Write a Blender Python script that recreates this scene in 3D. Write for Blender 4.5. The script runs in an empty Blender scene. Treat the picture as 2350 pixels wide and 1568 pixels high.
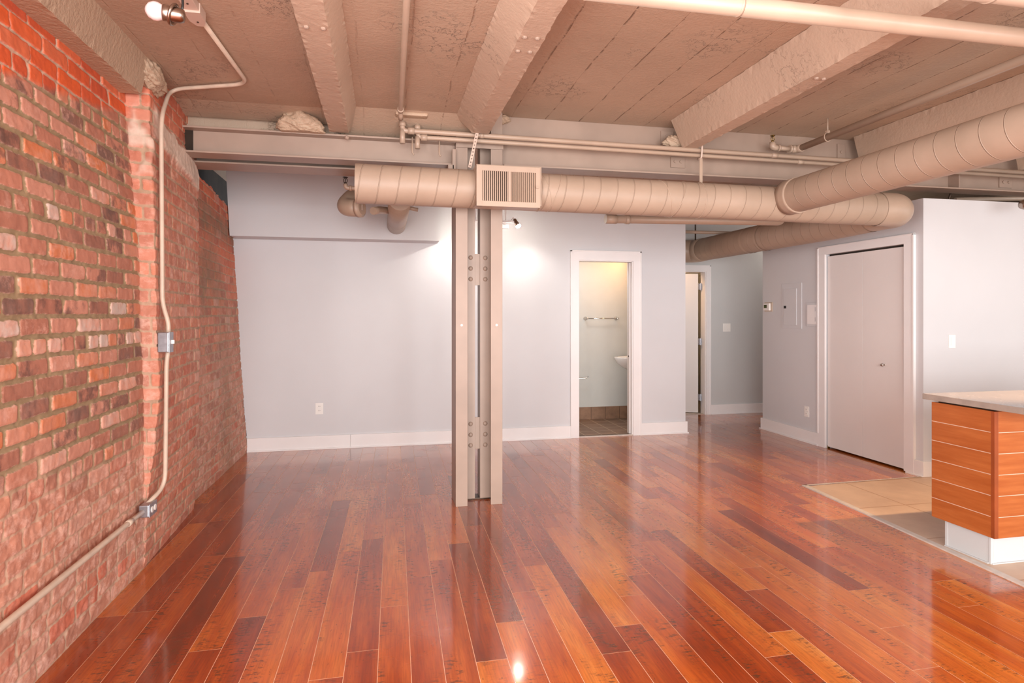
import bpy, bmesh, math, random
import numpy as np
from mathutils import Vector, Matrix
random.seed(7)
S = bpy.context.scene
COL = S.collection
# ------------------------------------------------------------------ camera, world, lights, exposure
EYE = 1.405
TH = math.atan(295 / 1400)
cam = bpy.data.objects.new('camera', bpy.data.cameras.new('camera'))
COL.objects.link(cam)
cam.location = (0, 0, EYE)
cam.rotation_euler = (math.pi / 2, 0, -TH)
cam.data.sensor_width = 36
cam.data.lens = 36 * 1400 / 2350
cam.data.shift_y = -62 / 2350
cam.data.clip_start = 0.05
S.camera = cam
S.view_settings.view_transform = 'Standard'
S.view_settings.look = 'None'
S.view_settings.exposure = 0.2
S.view_settings.gamma = 1.0
S.view_settings.use_curve_mapping = False
w = bpy.data.worlds.new('sky'); S.world = w; w.use_nodes = True
w.node_tree.nodes['Background'].inputs[0].default_value = (0.85, 0.92, 1.0, 1)
w.node_tree.nodes['Background'].inputs[1].default_value = 2.0

def area(name, loc, rot, sx, sy, energy, color=(1, 1, 1)):
    l = bpy.data.lights.new(name, 'AREA'); l.shape = 'RECTANGLE'; l.size = sx; l.size_y = sy
    l.energy = energy; l.color = color
    o = bpy.data.objects.new(name, l); COL.objects.link(o); o.location = loc; o.rotation_euler = rot
    return o
def point(name, loc, energy, color, r=0.05):
    l = bpy.data.lights.new(name, 'POINT'); l.energy = energy; l.color = color; l.shadow_soft_size = r
    o = bpy.data.objects.new(name, l); COL.objects.link(o); o.location = loc
    return o
def spot(name, loc, target, energy, color, ang, blend=0.4, r=0.03):
    l = bpy.data.lights.new(name, 'SPOT'); l.energy = energy; l.color = color; l.spot_size = ang
    l.spot_blend = blend; l.shadow_soft_size = r
    o = bpy.data.objects.new(name, l); COL.objects.link(o); o.location = loc
    d = Vector(target) - Vector(loc); o.rotation_euler = d.to_track_quat('-Z', 'Y').to_euler()
    return o
# daylight through the three tall windows behind the camera, plus two added side lights without windows
for i, x in enumerate((-0.2, 2.4, 5.0)):
    area('window_and_fill_light', (x, -2.5, 1.45), (math.radians(90), 0, 0), 2.2, 2.4, (185, 165, 80)[i], (1.0, 0.985, 0.96))
area('window_and_fill_light', (8.8, 0.4, 1.5), (math.radians(90), 0, math.radians(90)), 4.0, 2.0, 45, (1.0, 0.97, 0.93))  # added light facing the brick wall; no window built on this side
area('window_and_fill_light', (-1.15, 0.3, 1.5), (math.radians(90), 0, math.radians(-90)), 1.8, 2.0, 170, (1.0, 0.985, 0.96))  # added light to brighten the right wall; no window built here
point('island_lamp_light', (4.3, 2.38, 2.5), 2.5, (1.0, 0.76, 0.48), 0.04)
# hallway / bathroom / bedroom lamps
point('hall_light', (5.9, 7.25, 2.5), 12, (1.0, 0.93, 0.85), 0.08)
area('bath_light', (3.25, 7.3, 2.2), (0, math.radians(60), 0), 0.1, 0.5, 7, (1.0, 0.52, 0.2))
area('bath_ceiling_light', (2.3, 6.98, 2.42), (0, 0, 0), 0.3, 0.3, 6, (0.95, 0.98, 1.0))
point('bedroom_light', (3.58, 8.03, 2.2), 20, (1.0, 0.62, 0.32), 0.1)
# track spots that wash the back wall
spot('track_spot_light', (1.43, 6.27, 2.275), (1.62, 6.65, 1.75), 9, (1.0, 0.93, 0.82), math.radians(82), 0.9)
spot('track_spot_light', (0.84, 6.25, 2.28), (0.66, 6.65, 1.72), 12, (1.0, 0.95, 0.88), math.radians(100), 0.9)
spot('island_spot_light', (4.3, 2.38, 2.55), (3.45, 4.0, 0.0), 290, (1.0, 0.64, 0.34), math.radians(52), 0.7)

# ------------------------------------------------------------------ materials
def lin(r, g, b):
    f = lambda c: (c / 12.92 if c <= 0.04045 else ((c + 0.055) / 1.055) ** 2.4)
    return (f(r / 255), f(g / 255), f(b / 255), 1)
class NT:
    def __init__(s, name):
        s.m = bpy.data.materials.new(name); s.m.use_nodes = True
        s.t = s.m.node_tree; s.b = s.t.nodes['Principled BSDF']
    def n(s, typ, **kw):
        nd = s.t.nodes.new(typ)
        for k, v in kw.items():
            if k.startswith('i_'): nd.inputs[k[2:].replace('_', ' ')].default_value = v
            else: setattr(nd, k, v)
        return nd
    def l(s, a, b): s.t.links.new(a, b)
    def math(s, op, a, b=None, c=None, clamp=False):
        nd = s.t.nodes.new('ShaderNodeMath'); nd.operation = op; nd.use_clamp = clamp
        for i, v in enumerate((a, b, c)):
            if v is None: continue
            if isinstance(v, (int, float)): nd.inputs[i].default_value = v
            else: s.l(v, nd.inputs[i])
        return nd.outputs[0]
    def mix(s, f, a, b, blend='MIX'):
        nd = s.t.nodes.new('ShaderNodeMix'); nd.data_type = 'RGBA'; nd.blend_type = blend
        for sock, v in ((nd.inputs[0], f), (nd.inputs[6], a), (nd.inputs[7], b)):
            if isinstance(v, (int, float, tuple)): sock.default_value = v
            else: s.l(v, sock)
        return nd.outputs[2]
    def ramp(s, f, stops, interp='LINEAR'):
        nd = s.t.nodes.new('ShaderNodeValToRGB'); nd.color_ramp.interpolation = interp
        e = nd.color_ramp.elements
        while len(e) < len(stops): e.new(0.5)
        for k, (p, c) in enumerate(stops):
            e[k].position = p; e[k].color = c if isinstance(c, tuple) else (c, c, c, 1)
        s.l(f, nd.inputs[0]); return nd.outputs[0]
    def noise(s, vec, scale, detail=4, rough=0.55, w=None):
        nd = s.t.nodes.new('ShaderNodeTexNoise'); nd.inputs['Scale'].default_value = scale
        nd.inputs['Detail'].default_value = detail; nd.inputs['Roughness'].default_value = rough
        s.l(vec, nd.inputs['Vector']); return nd.outputs[0]
    def coords(s):
        nd = s.t.nodes.new('ShaderNodeNewGeometry'); return nd.outputs['Position']
    def mapping(s, vec, scale, loc=(0, 0, 0)):
        nd = s.t.nodes.new('ShaderNodeMapping'); nd.inputs['Scale'].default_value = scale
        nd.inputs['Location'].default_value = loc; s.l(vec, nd.inputs[0]); return nd.outputs[0]
    def attr(s, name):
        nd = s.t.nodes.new('ShaderNodeAttribute'); nd.attribute_name = name; return nd
    def bump(s, h, strength, dist, prev=None):
        nd = s.t.nodes.new('ShaderNodeBump'); nd.inputs['Strength'].default_value = strength
        nd.inputs['Distance'].default_value = dist; s.l(h, nd.inputs['Height'])
        if prev is not None: s.l(prev, nd.inputs['Normal'])
        s.l(nd.outputs[0], s.b.inputs['Normal']); return nd.outputs[0]
    def set(s, color=None, rough=None, metal=None, spec=None):
        if color is not None:
            if isinstance(color, tuple): s.b.inputs['Base Color'].default_value = color
            else: s.l(color, s.b.inputs['Base Color'])
        if rough is not None:
            if isinstance(rough, (int, float)): s.b.inputs['Roughness'].default_value = rough
            else: s.l(rough, s.b.inputs['Roughness'])
        if metal is not None: s.b.inputs['Metallic'].default_value = metal
        if spec is not None: s.b.inputs['Specular IOR Level'].default_value = spec
def simple(name, col, rough=0.5, metal=0.0, var=0.04, scale=6, bump=0.0, bscale=60, spec=None):
    m = NT(name); p = m.coords()
    n = m.noise(p, scale, 3)
    c2 = tuple(min(1, x * (1 + 2 * var)) for x in col[:3]) + (1,)
    c1 = tuple(x * (1 - 2 * var) for x in col[:3]) + (1,)
    m.set(m.ramp(n, [(0.3, c1), (0.7, c2)]), rough, metal, spec)
    if bump: m.bump(m.noise(p, bscale, 3), bump, 0.002)
    return m.m
TAUPE = lin(190, 158, 136)
M = {}
M['wall'] = simple('grey_wall_paint', lin(209, 208, 211), 0.42, var=0.015, scale=1.2, bump=0.12, bscale=90)
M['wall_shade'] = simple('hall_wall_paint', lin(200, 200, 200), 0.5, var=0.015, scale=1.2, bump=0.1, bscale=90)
M['bath_wall'] = simple('bathroom_wall_paint', lin(205, 206, 202), 0.35, var=0.01, bump=0.05)
M['white'] = simple('white_gloss_paint', lin(236, 232, 232), 0.3, var=0.012, scale=3)
M['door'] = simple('white_door_paint', lin(226, 219, 217), 0.38, var=0.01, scale=2)
M['steel'] = simple('taupe_painted_steel', lin(160, 138, 124), 0.42, var=0.05, scale=3, bump=0.12, bscale=45)
M['pipe'] = simple('taupe_painted_pipe', lin(174, 151, 133), 0.38, var=0.03, scale=5)
M['dark_void'] = simple('recess_shade_and_black', lin(48, 38, 30), 0.9, var=0.2)  # near-black brown; also paints shade into the void, grille and countertop gap
M['nickel'] = simple('brushed_nickel', lin(170, 155, 145), 0.28, 1.0, var=0.05, scale=20)
M['chrome'] = simple('chrome', lin(215, 210, 205), 0.12, 1.0, var=0.01)
M['galv'] = simple('galvanised_steel', lin(165, 165, 172), 0.35, 0.8, var=0.08, scale=30)
M['plastic'] = simple('white_plastic', lin(238, 234, 230), 0.3, var=0.01)
M['black'] = simple('black_plastic', lin(28, 26, 26), 0.4, var=0.1)
M['dark_metal'] = simple('dark_bronze', lin(70, 55, 45), 0.4, 0.7, var=0.1)
M['porcelain'] = simple('porcelain', lin(244, 242, 240), 0.1, var=0.005)
M['conduit'] = simple('cream_painted_conduit', lin(202, 182, 164), 0.4, var=0.05, scale=12)
M['raceway'] = simple('pinkish_white_raceway', lin(206, 184, 170), 0.45, var=0.02)
M['brass'] = simple('brass', lin(150, 125, 70), 0.3, 0.9, var=0.1)
M['kick'] = simple('grey_white_laminate', lin(190, 192, 193), 0.3, var=0.01)
M['screen'] = simple('green_lcd', lin(70, 78, 40), 0.2, var=0.05)
M['glass'] = simple('window_frame_paint', lin(235, 235, 235), 0.4)

def duct_mat(name, sign=1, pitch=0.128):
    m = NT(name); uv = m.n('ShaderNodeUVMap'); sep = m.n('ShaderNodeSeparateXYZ'); m.l(uv.outputs[0], sep.inputs[0])
    h = m.math('ADD', m.math('DIVIDE', sep.outputs[0], pitch), m.math('MULTIPLY', sep.outputs[1], sign))
    f = m.math('FRACT', h)
    d = m.math('ABSOLUTE', m.math('SUBTRACT', f, 0.5))
    line = m.ramp(d, [(0.0, 1.0), (0.012, 1.0), (0.03, 0.0)])
    groove = m.ramp(m.math('ABSOLUTE', m.math('SUBTRACT', f, 0.535)), [(0.0, 1.0), (0.018, 0.0)])
    p = m.coords(); n = m.noise(p, 4, 4)
    base = m.ramp(n, [(0.3, lin(164, 142, 124)), (0.7, lin(174, 151, 133))])
    col = m.mix(m.math('MULTIPLY', groove, 0.3), base, lin(150, 115, 95))
    m.set(col, 0.5)
    b1 = m.bump(line, 0.9, 0.004)
    m.bump(m.noise(p, 30, 2), 0.08, 0.003, b1)
    return m.m
M['duct'] = duct_mat('taupe_spiral_duct')
M['duct2'] = duct_mat('taupe_spiral_duct_reverse', -1)

def concrete(name, c1, c2, lines, rough=0.62, crack=0.5, stipple=0.5):
    m = NT(name); p = m.coords()
    sep = m.n('ShaderNodeSeparateXYZ'); m.l(p, sep.inputs[0])
    big = m.noise(p, 1.1, 3); fine = m.noise(p, 55, 3, 0.6); mid = m.noise(p, 9, 5, 0.6)
    col = m.ramp(big, [(0.3, c1), (0.7, c2)])
    # broken pits
    v = m.n('ShaderNodeTexNoise', i_Scale=13.0, i_Detail=6.0, i_Roughness=0.65); m.l(m.mapping(p, (1, 1, 1), (3, 1, 0)), v.inputs['Vector'])
    ridged = m.math('ABSOLUTE', m.math('SUBTRACT', v.outputs[0], 0.5))
    mask = m.ramp(m.noise(m.mapping(p, (1, 1, 1), (9, 4, 2)), 1.6, 2), [(0.57, 0.0), (0.70, 1.0)] if lines else [(0.60, 0.0), (0.78, 0.8)])
    cr = m.math('MULTIPLY', m.ramp(ridged, [(0.0, 1.0), (0.012, 0.0)]), mask)
    col = m.mix(m.math('MULTIPLY', cr, 0.6), col, lin(100, 74, 58))
    h = m.math('ADD', m.math('MULTIPLY', fine, stipple), m.math('MULTIPLY', mid, 0.5))
    h = m.math('SUBTRACT', h, m.math('MULTIPLY', cr, crack * 2))
    if lines:
        wob = m.math('MULTIPLY', m.math('SUBTRACT', m.noise(m.mapping(p, (2, 1.2, 1)), 1.5, 4), 0.5), 0.05)
        q = m.math('DIVIDE', m.math('ADD', sep.outputs[0], wob), lines)
        d = m.math('ABSOLUTE', m.math('SUBTRACT', m.math('FRACT', q), 0.5))
        ln = m.ramp(d, [(0.0, 1.0), (0.009, 0.8), (0.02, 0.0)])
        br = m.ramp(m.noise(m.mapping(p, (3, 2.2, 1)), 4, 4, 0.7), [(0.47, 0.0), (0.56, 1.0)])
        ln = m.math('MULTIPLY', ln, m.math('ADD', m.math('MULTIPLY', br, 0.85), 0.15))
        side = m.ramp(m.math('MULTIPLY', m.math('ADD', sep.outputs[0], 0.5), 0.3), [(0.15, 0.25), (0.45, 1.0)])
        ln = m.math('MULTIPLY', ln, side)
        col = m.mix(m.math('MULTIPLY', ln, 0.7), col, lin(105, 75, 55))
        h = m.math('SUBTRACT', h, m.math('MULTIPLY', ln, 1.2))
    m.set(col, rough)
    m.bump(h, 0.7, 0.008)
    return m.m
M['slab'] = concrete('painted_concrete_slab', lin(172, 148, 128), lin(188, 163, 142), 0.27)
M['joist'] = concrete('painted_concrete_joist', lin(180, 156, 137), lin(192, 168, 148), None, stipple=0.35)
M['rough_concrete'] = concrete('rough_painted_concrete', lin(172, 148, 126), lin(190, 164, 140), None, stipple=1.0, crack=1.0)

# wood planks : attributes tone (0..3), seed ; uv in metres
def wood():
    m = NT('jatoba_plank_floor')
    uvn = m.n('ShaderNodeUVMap'); uv = uvn.outputs[0]
    tone = m.attr('tone').outputs['Fac']; seed = m.attr('seed').outputs['Fac']
    comb = m.n('ShaderNodeCombineXYZ'); m.l(m.math('MULTIPLY', seed, 37.0), comb.inputs[2])
    sep = m.n('ShaderNodeSeparateXYZ'); m.l(uv, sep.inputs[0])
    m.l(sep.outputs[0], comb.inputs[0]); m.l(sep.outputs[1], comb.inputs[1])
    v = comb.outputs[0]
    t = m.math('DIVIDE', tone, 3.0)
    wave = m.noise(m.mapping(v, (5, 0.7, 1)), 1.7, 3, 0.6)
    t2 = m.math('ADD', t, m.math('MULTIPLY', m.math('SUBTRACT', wave, 0.5), 0.95), clamp=True)
    col = m.ramp(t2, [(0.0, lin(104, 36, 12)), (0.3, lin(150, 60, 20)), (0.55, lin(184, 87, 28)), (0.8, lin(204, 114, 42)), (1.0, lin(216, 140, 68))])
    grain = m.noise(m.mapping(v, (60, 3, 1)), 2.2, 4, 0.65)
    col = m.mix(m.ramp(grain, [(0.35, 0.35), (0.6, 0.0)]), col, lin(90, 34, 16))
    # hand scraped dark chatter marks
    scr = m.noise(m.mapping(v, (14, 45, 1)), 1.6, 4, 0.7)
    area_m = m.ramp(m.noise(m.mapping(v, (7, 1.6, 1), (5, 2, 0)), 1.2, 3), [(0.48, 0.0), (0.6, 1.0)])
    mk = m.math('MULTIPLY', m.ramp(scr, [(0.53, 0.0), (0.60, 1.0)]), area_m)
    pit = m.ramp(m.noise(m.mapping(v, (40, 18, 1)), 2.0, 3, 0.6), [(0.66, 0.0), (0.70, 1.0)])
    mk2 = m.math('MAXIMUM', m.math('MULTIPLY', mk, 0.8), m.math('MULTIPLY', pit, 0.6))
    col = m.mix(mk2, col, lin(84, 48, 26))
    # seams
    ed = m.attr('edge').outputs['Fac']
    seam = m.ramp(ed, [(0.0, 1.0), (0.5, 0.0)])
    m.set(col, None)
    rn = m.noise(m.coords(), 3.0, 3)
    m.set(None, m.ramp(rn, [(0.3, 0.20), (0.7, 0.30)]))
    m.b.inputs['Specular IOR Level'].default_value = 0.3
    m.b.inputs['Coat Weight'].default_value = 0.8
    m.b.inputs['Coat Roughness'].default_value = 0.09
    b1 = m.bump(m.math('SUBTRACT', m.math('MULTIPLY', m.noise(m.mapping(v, (9, 2.5, 1)), 2, 2), 0.6), m.math('MULTIPLY', mk2, 0.5)), 0.10, 0.004)
    return m.m
M['wood'] = wood()
M['seam'] = simple('pale_plank_seam', lin(232, 184, 150), 0.4, var=0.06, scale=20)  # pale tone seen through the thin gaps between planks

def tiles(name, c1, c2, grout, size, ox, oy):
    m = NT(name); p = m.coords(); sep = m.n('ShaderNodeSeparateXYZ'); m.l(p, sep.inputs[0])
    ds = []
    for k, o in ((0, ox), (1, oy)):
        f = m.math('FRACT', m.math('DIVIDE', m.math('SUBTRACT', sep.outputs[k], o), size))
        ds.append(m.math('MINIMUM', f, m.math('SUBTRACT', 1.0, f)))
    d = m.math('MULTIPLY', m.math('MINIMUM', ds[0], ds[1]), size)
    g = m.ramp(d, [(0.0, 1.0), (0.0035, 1.0), (0.005, 0.0)])
    col = m.ramp(m.noise(p, 3.2, 5, 0.6), [(0.3, c1), (0.7, c2)])
    m.set(m.mix(g, col, grout), 0.42)
    m.bump(m.math('SUBTRACT', m.noise(p, 25, 3), m.math('MULTIPLY', g, 2.0)), 0.15, 0.002)
    return m.m
M['ktile'] = tiles('stone_floor_tile', lin(182, 154, 132), lin(204, 176, 152), lin(160, 125, 95), 0.6, 3.75, 3.79)
M['btile'] = tiles('slate_bathroom_tile', lin(112, 90, 76), lin(150, 120, 100), lin(190, 170, 150), 0.2, 2.28, 6.75)
M['btile2'] = simple('slate_base_tile', lin(140, 108, 86), 0.45, var=0.14, scale=9)
M['threshold'] = simple('pale_marble_threshold', lin(196, 186, 178), 0.4, var=0.05, scale=20)
M['counter'] = simple('grey_concrete_countertop', lin(150, 136, 126), 0.2, var=0.06, scale=14, bump=0.03)

def veneer(name, c1, c2, axis):
    m = NT(name); p = m.coords()
    g = m.noise(m.mapping(p, (1.2, 1.2, 14)), 2.4, 5, 0.6)
    col = m.ramp(g, [(0.3, c1), (0.7, c2)])
    g2 = m.noise(m.mapping(p, (6, 6, 120)), 2, 2)
    col = m.mix(m.ramp(g2, [(0.4, 0.18), (0.6, 0.0)]), col, lin(150, 70, 25))
    m.set(col, 0.32); return m.m
M['veneer'] = veneer('cherry_veneer', lin(154, 78, 32), lin(176, 100, 50), 2)
M['veneer_edge'] = simple('cherry_edge_post', lin(140, 66, 30), 0.35, var=0.08)
M['inlay'] = simple('aluminium_inlay', lin(225, 196, 176), 0.3, 0.3)
def glow(name, c, s):
    m = NT(name); m.set(c, 0.3); m.b.inputs['Emission Color'].default_value = c; m.b.inputs['Emission Strength'].default_value = s
    return m.m
M['lit'] = glow('lit_lamp_glass', (1.0, 0.93, 0.8, 1), 230)
M['frost'] = simple('frosted_bulb_glass', lin(236, 214, 214), 0.35, var=0.01)

def brick_mat():
    m = NT('old_brick_masonry'); p = m.coords()
    r1 = m.attr('r1').outputs['Fac']; r2 = m.attr('r2').outputs['Fac']; sd = m.attr('sd').outputs['Fac']
    reg = m.n('ShaderNodeSeparateColor'); m.l(m.attr('region').outputs['Color'], reg.inputs[0])
    lime, orange, plaster = reg.outputs[0], reg.outputs[1], reg.outputs[2]
    stain = m.attr('stain').outputs['Fac']
    n1 = m.noise(p, 14, 4, 0.6); n2 = m.noise(p, 45, 4, 0.65); n3 = m.noise(m.mapping(p, (1, 1, 1), (4, 7, 1)), 8, 5, 0.65)
    c = m.ramp(m.math('ADD', r1, m.math('MULTIPLY', m.math('SUBTRACT', n1, 0.5), 0.25), clamp=True),
        [(0.0, lin(122, 92, 82)), (0.1, lin(156, 104, 86)), (0.35, lin(184, 122, 100)), (0.6, lin(196, 140, 120)), (0.8, lin(200, 118, 76)), (0.93, lin(208, 158, 140)), (1.0, lin(198, 180, 170))])
    # burnt patches on some bricks
    burn = m.math('MULTIPLY', m.ramp(r2, [(0.66, 0.0), (0.74, 1.0)]), m.ramp(n3, [(0.46, 0.0), (0.58, 1.0)]))
    c = m.mix(m.math('MULTIPLY', burn, 0.72), c, lin(92, 68, 62))
    # pale efflorescence on some bricks
    eff = m.math('MULTIPLY', m.ramp(r2, [(0.0, 1.0), (0.3, 0.25), (0.6, 0.1)]), m.ramp(m.noise(m.mapping(p, (1, 1, 1), (1, 2, 9)), 18, 5, 0.7), [(0.5, 0.0), (0.62, 1.0)]))
    c = m.mix(m.math('MULTIPLY', eff, 0.5), c, lin(226, 180, 164))
    oc = m.ramp(m.math('ADD', m.math('MULTIPLY', r1, 0.7), m.math('MULTIPLY', n1, 0.3)), [(0.1, lin(190, 82, 52)), (0.5, lin(214, 92, 42)), (0.9, lin(206, 112, 78))])
    c = m.mix(orange, c, oc)
    # lime wash
    lc = m.ramp(m.math('ADD', m.math('MULTIPLY', r1, 0.25), m.math('MULTIPLY', n1, 0.75)), [(0.2, lin(176, 116, 94)), (0.5, lin(192, 134, 112)), (0.85, lin(200, 150, 130))])
    c = m.mix(m.math('MULTIPLY', lime, 0.85), c, lc)
    wash = m.math('MULTIPLY', lime, m.ramp(m.noise(m.mapping(p, (1, 1, 1.5), (2, 3, 4)), 11, 6, 0.72), [(0.48, 0.0), (0.64, 0.8)]))
    c = m.mix(m.math('MULTIPLY', wash, 0.75), c, lin(232, 192, 176))
    redpop = m.math('MULTIPLY', m.math('MULTIPLY', lime, m.ramp(r2, [(0.84, 0.0), (0.9, 1.0)])), m.ramp(n3, [(0.42, 0.0), (0.5, 1.0)]))
    c = m.mix(m.math('MULTIPLY', redpop, 0.6), c, lin(200, 96, 68))
    # mortar
    mt = m.ramp(n1, [(0.3, lin(138, 116, 88)), (0.7, lin(160, 137, 106))])
    ml = m.ramp(n1, [(0.3, lin(178, 140, 118)), (0.7, lin(206, 170, 148))])
    mort = m.mix(m.math('MULTIPLY', m.math('MAXIMUM', lime, orange), 0.9), mt, ml)
    e = m.math('ADD', sd, m.math('MULTIPLY', m.math('SUBTRACT', n2, 0.5), 0.010))
    k = m.ramp(m.math('ADD', m.math('MULTIPLY', e, 60.0), 0.5), [(0.46, 0.0), (0.56, 1.0)])
    halo = m.math('MULTIPLY', m.ramp(m.math('ABSOLUTE', m.math('SUBTRACT', e, 0.0015)), [(0.0, 1.0), (0.002, 0.0)]), m.ramp(n2, [(0.45, 0.0), (0.6, 1.0)]))
    c = m.mix(k, mort, c)
    c = m.mix(m.math('MULTIPLY', m.math('MULTIPLY', halo, m.math('SUBTRACT', 1.0, lime)), 0.4), c, lin(232, 196, 180))
    c = m.mix(m.math('MULTIPLY', stain, m.ramp(n3, [(0.3, 0.3), (0.6, 0.85)])), c, lin(134, 110, 86))
    pc = m.ramp(n3, [(0.3, lin(200, 176, 158)), (0.7, lin(226, 206, 190))])
    c = m.mix(plaster, c, pc)
    m.set(c, 0.72)
    m.bump(m.math('ADD', m.math('MULTIPLY', n2, 0.7), n3), 0.4, 0.006)
    return m.m
M['brick'] = brick_mat()

# ------------------------------------------------------------------ object helpers
ORG = {}
def thing(name, label, cat, loc=(0, 0, 0), group=None):
    o = bpy.data.objects.new(name, None); COL.objects.link(o); o.location = loc; o.empty_display_size = 0.05
    o['label'] = label; o['category'] = cat
    if group: o['group'] = group
    ORG[o] = Vector(loc); return o
def tag(o, label, cat, group=None, kind=None):
    o['label'] = label; o['category'] = cat
    if group: o['group'] = group
    if kind: o['kind'] = kind
    return o
def struct(o): o['kind'] = 'structure'; return o
def obj(name, bm, mat, parent=None, smooth=False, label=None):
    if not bm.verts: raise ValueError(name)
    if smooth != 'keep':
        for f in bm.faces: f.smooth = bool(smooth)
    xs = [v.co for v in bm.verts]
    lo = Vector((min(v.x for v in xs), min(v.y for v in xs), min(v.z for v in xs)))
    hi = Vector((max(v.x for v in xs), max(v.y for v in xs), max(v.z for v in xs)))
    org = Vector(((lo.x + hi.x) / 2, (lo.y + hi.y) / 2, lo.z))
    for v in bm.verts: v.co -= org
    me = bpy.data.meshes.new(name); bm.to_mesh(me); bm.free()
    me.materials.append(M[mat] if isinstance(mat, str) else mat)
    o = bpy.data.objects.new(name, me); COL.objects.link(o); ORG[o] = org
    if parent is not None:
        o.parent = parent; o.location = org - ORG[parent]
    else: o.location = org
    if label: o['label'] = label
    return o
def B(): return bmesh.new()
def box(bm, x0, x1, y0, y1, z0, z1, bev=0.0):
    r = bmesh.ops.create_cube(bm, size=1.0)
    vs = r['verts']
    for v in vs:
        v.co = Vector(((x0 + x1) / 2 + v.co.x * (x1 - x0), (y0 + y1) / 2 + v.co.y * (y1 - y0), (z0 + z1) / 2 + v.co.z * (z1 - z0)))
    if bev:
        es = set(e for v in vs for e in v.link_edges)
        bmesh.ops.bevel(bm, geom=list(es), offset=bev, segments=2, affect='EDGES', profile=0.6)
    return bm
def quad(bm, pts):
    return bm.faces.new([bm.verts.new(p) for p in pts])
def cyl(bm, p0, p1, r, seg=20, r2=None, cap=True):
    p0 = Vector(p0); p1 = Vector(p1); r2 = r if r2 is None else r2
    d = (p1 - p0).normalized(); a = d.orthogonal().normalized(); b = d.cross(a)
    rings = []
    for p, rr in ((p0, r), (p1, r2)):
        rings.append([bm.verts.new(p + (a * math.cos(t) + b * math.sin(t)) * rr) for t in [2 * math.pi * k / seg for k in range(seg)]])
    for k in range(seg):
        f = bm.faces.new((rings[0][k], rings[0][(k + 1) % seg], rings[1][(k + 1) % seg], rings[1][k])); f.smooth = True
    if cap:
        bm.faces.new(rings[0][::-1]); bm.faces.new(rings[1])
    return bm
def bend(pts, rad, n=8):
    """round the corners of a polyline"""
    pts = [Vector(p) for p in pts]; out = [pts[0]]
    for i in range(1, len(pts) - 1):
        p = pts[i]; a = (pts[i - 1] - p); b = (pts[i + 1] - p)
        r = min(rad, a.length * 0.49, b.length * 0.49)
        a = p + a.normalized() * r; b = p + b.normalized() * r
        for k in range(n + 1):
            t = k / n; out.append(a * (1 - t) ** 2 + p * 2 * t * (1 - t) + b * t * t)
    out.append(pts[-1]); return out
def tube(bm, pts, r, seg=20, cap=True, uvl=True, rf=None):
    """swept round tube with uv (metres along, 0..1 around)"""
    pts = [Vector(p) for p in pts]
    uv = bm.loops.layers.uv.verify()
    # parallel transport
    T = []
    for i in range(len(pts)):
        a = pts[max(0, i - 1)]; b = pts[min(len(pts) - 1, i + 1)]; T.append((b - a).normalized())
    nrm = T[0].orthogonal().normalized()
    up = Vector((0, 0, 1))
    if abs(T[0].dot(up)) < 0.9: nrm = (up - T[0] * up.dot(T[0])).normalized()
    rings = []; L = 0; Ls = []
    for i, p in enumerate(pts):
        if i: L += (p - pts[i - 1]).length
        Ls.append(L)
        nrm = (nrm - T[i] * nrm.dot(T[i])).normalized(); bi = T[i].cross(nrm)
        rr = rf(L) if rf else r
        rings.append([bm.verts.new(p + (nrm * math.cos(t) + bi * math.sin(t)) * rr) for t in [2 * math.pi * k / seg for k in range(seg)]])
    for i in range(len(pts) - 1):
        for k in range(seg):
            f = bm.faces.new((rings[i][k], rings[i][(k + 1) % seg], rings[i + 1][(k + 1) % seg], rings[i + 1][k])); f.smooth = True
            for lp, (u, v) in zip(f.loops, ((Ls[i], k / seg), (Ls[i], (k + 1) / seg), (Ls[i + 1], (k + 1) / seg), (Ls[i + 1], k / seg))):
                lp[uv].uv = (u, v)
    if cap:
        bm.faces.new(rings[0][::-1]); bm.faces.new(rings[-1])
    return bm
def lathe(bm, base, axis, prof, seg=20):
    """prof: (distance along axis, radius)"""
    base = Vector(base); d = Vector(axis).normalized(); a = d.orthogonal().normalized(); b = d.cross(a); rings = []
    for h, r in prof:
        rings.append([bm.verts.new(base + d * h + (a * math.cos(t) + b * math.sin(t)) * max(r, 1e-4)) for t in [2 * math.pi * k / seg for k in range(seg)]])
    for i in range(len(prof) - 1):
        for k in range(seg):
            f = bm.faces.new((rings[i][k], rings[i][(k + 1) % seg], rings[i + 1][(k + 1) % seg], rings[i + 1][k])); f.smooth = True
    bm.faces.new(rings[0][::-1]); bm.faces.new(rings[-1]); return bm
def lat(ix, iy, seed):
    h = (ix.astype(np.int64) * 374761393 + iy.astype(np.int64) * 668265263 + seed * 69069) & 0x7fffffff
    h = (h ^ (h >> 13)) * 1274126177 & 0x7fffffff
    h = h ^ (h >> 16)
    return (h & 0xffff) / 65535.0
def vnoise(x, y, sc, seed, octv=3):
    out = 0; amp = 1; tot = 0
    for o in range(octv):
        X = x * sc; Y = y * sc; ix = np.floor(X); iy = np.floor(Y); fx = X - ix; fy = Y - iy
        fx = fx * fx * (3 - 2 * fx); fy = fy * fy * (3 - 2 * fy)
        a = lat(ix, iy, seed + o); b = lat(ix + 1, iy, seed + o); c = lat(ix, iy + 1, seed + o); d = lat(ix + 1, iy + 1, seed + o)
        out = out + amp * ((a * (1 - fx) + b * fx) * (1 - fy) + (c * (1 - fx) + d * fx) * fy)
        tot += amp; amp *= 0.5; sc *= 2.03
    return out / tot
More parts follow.
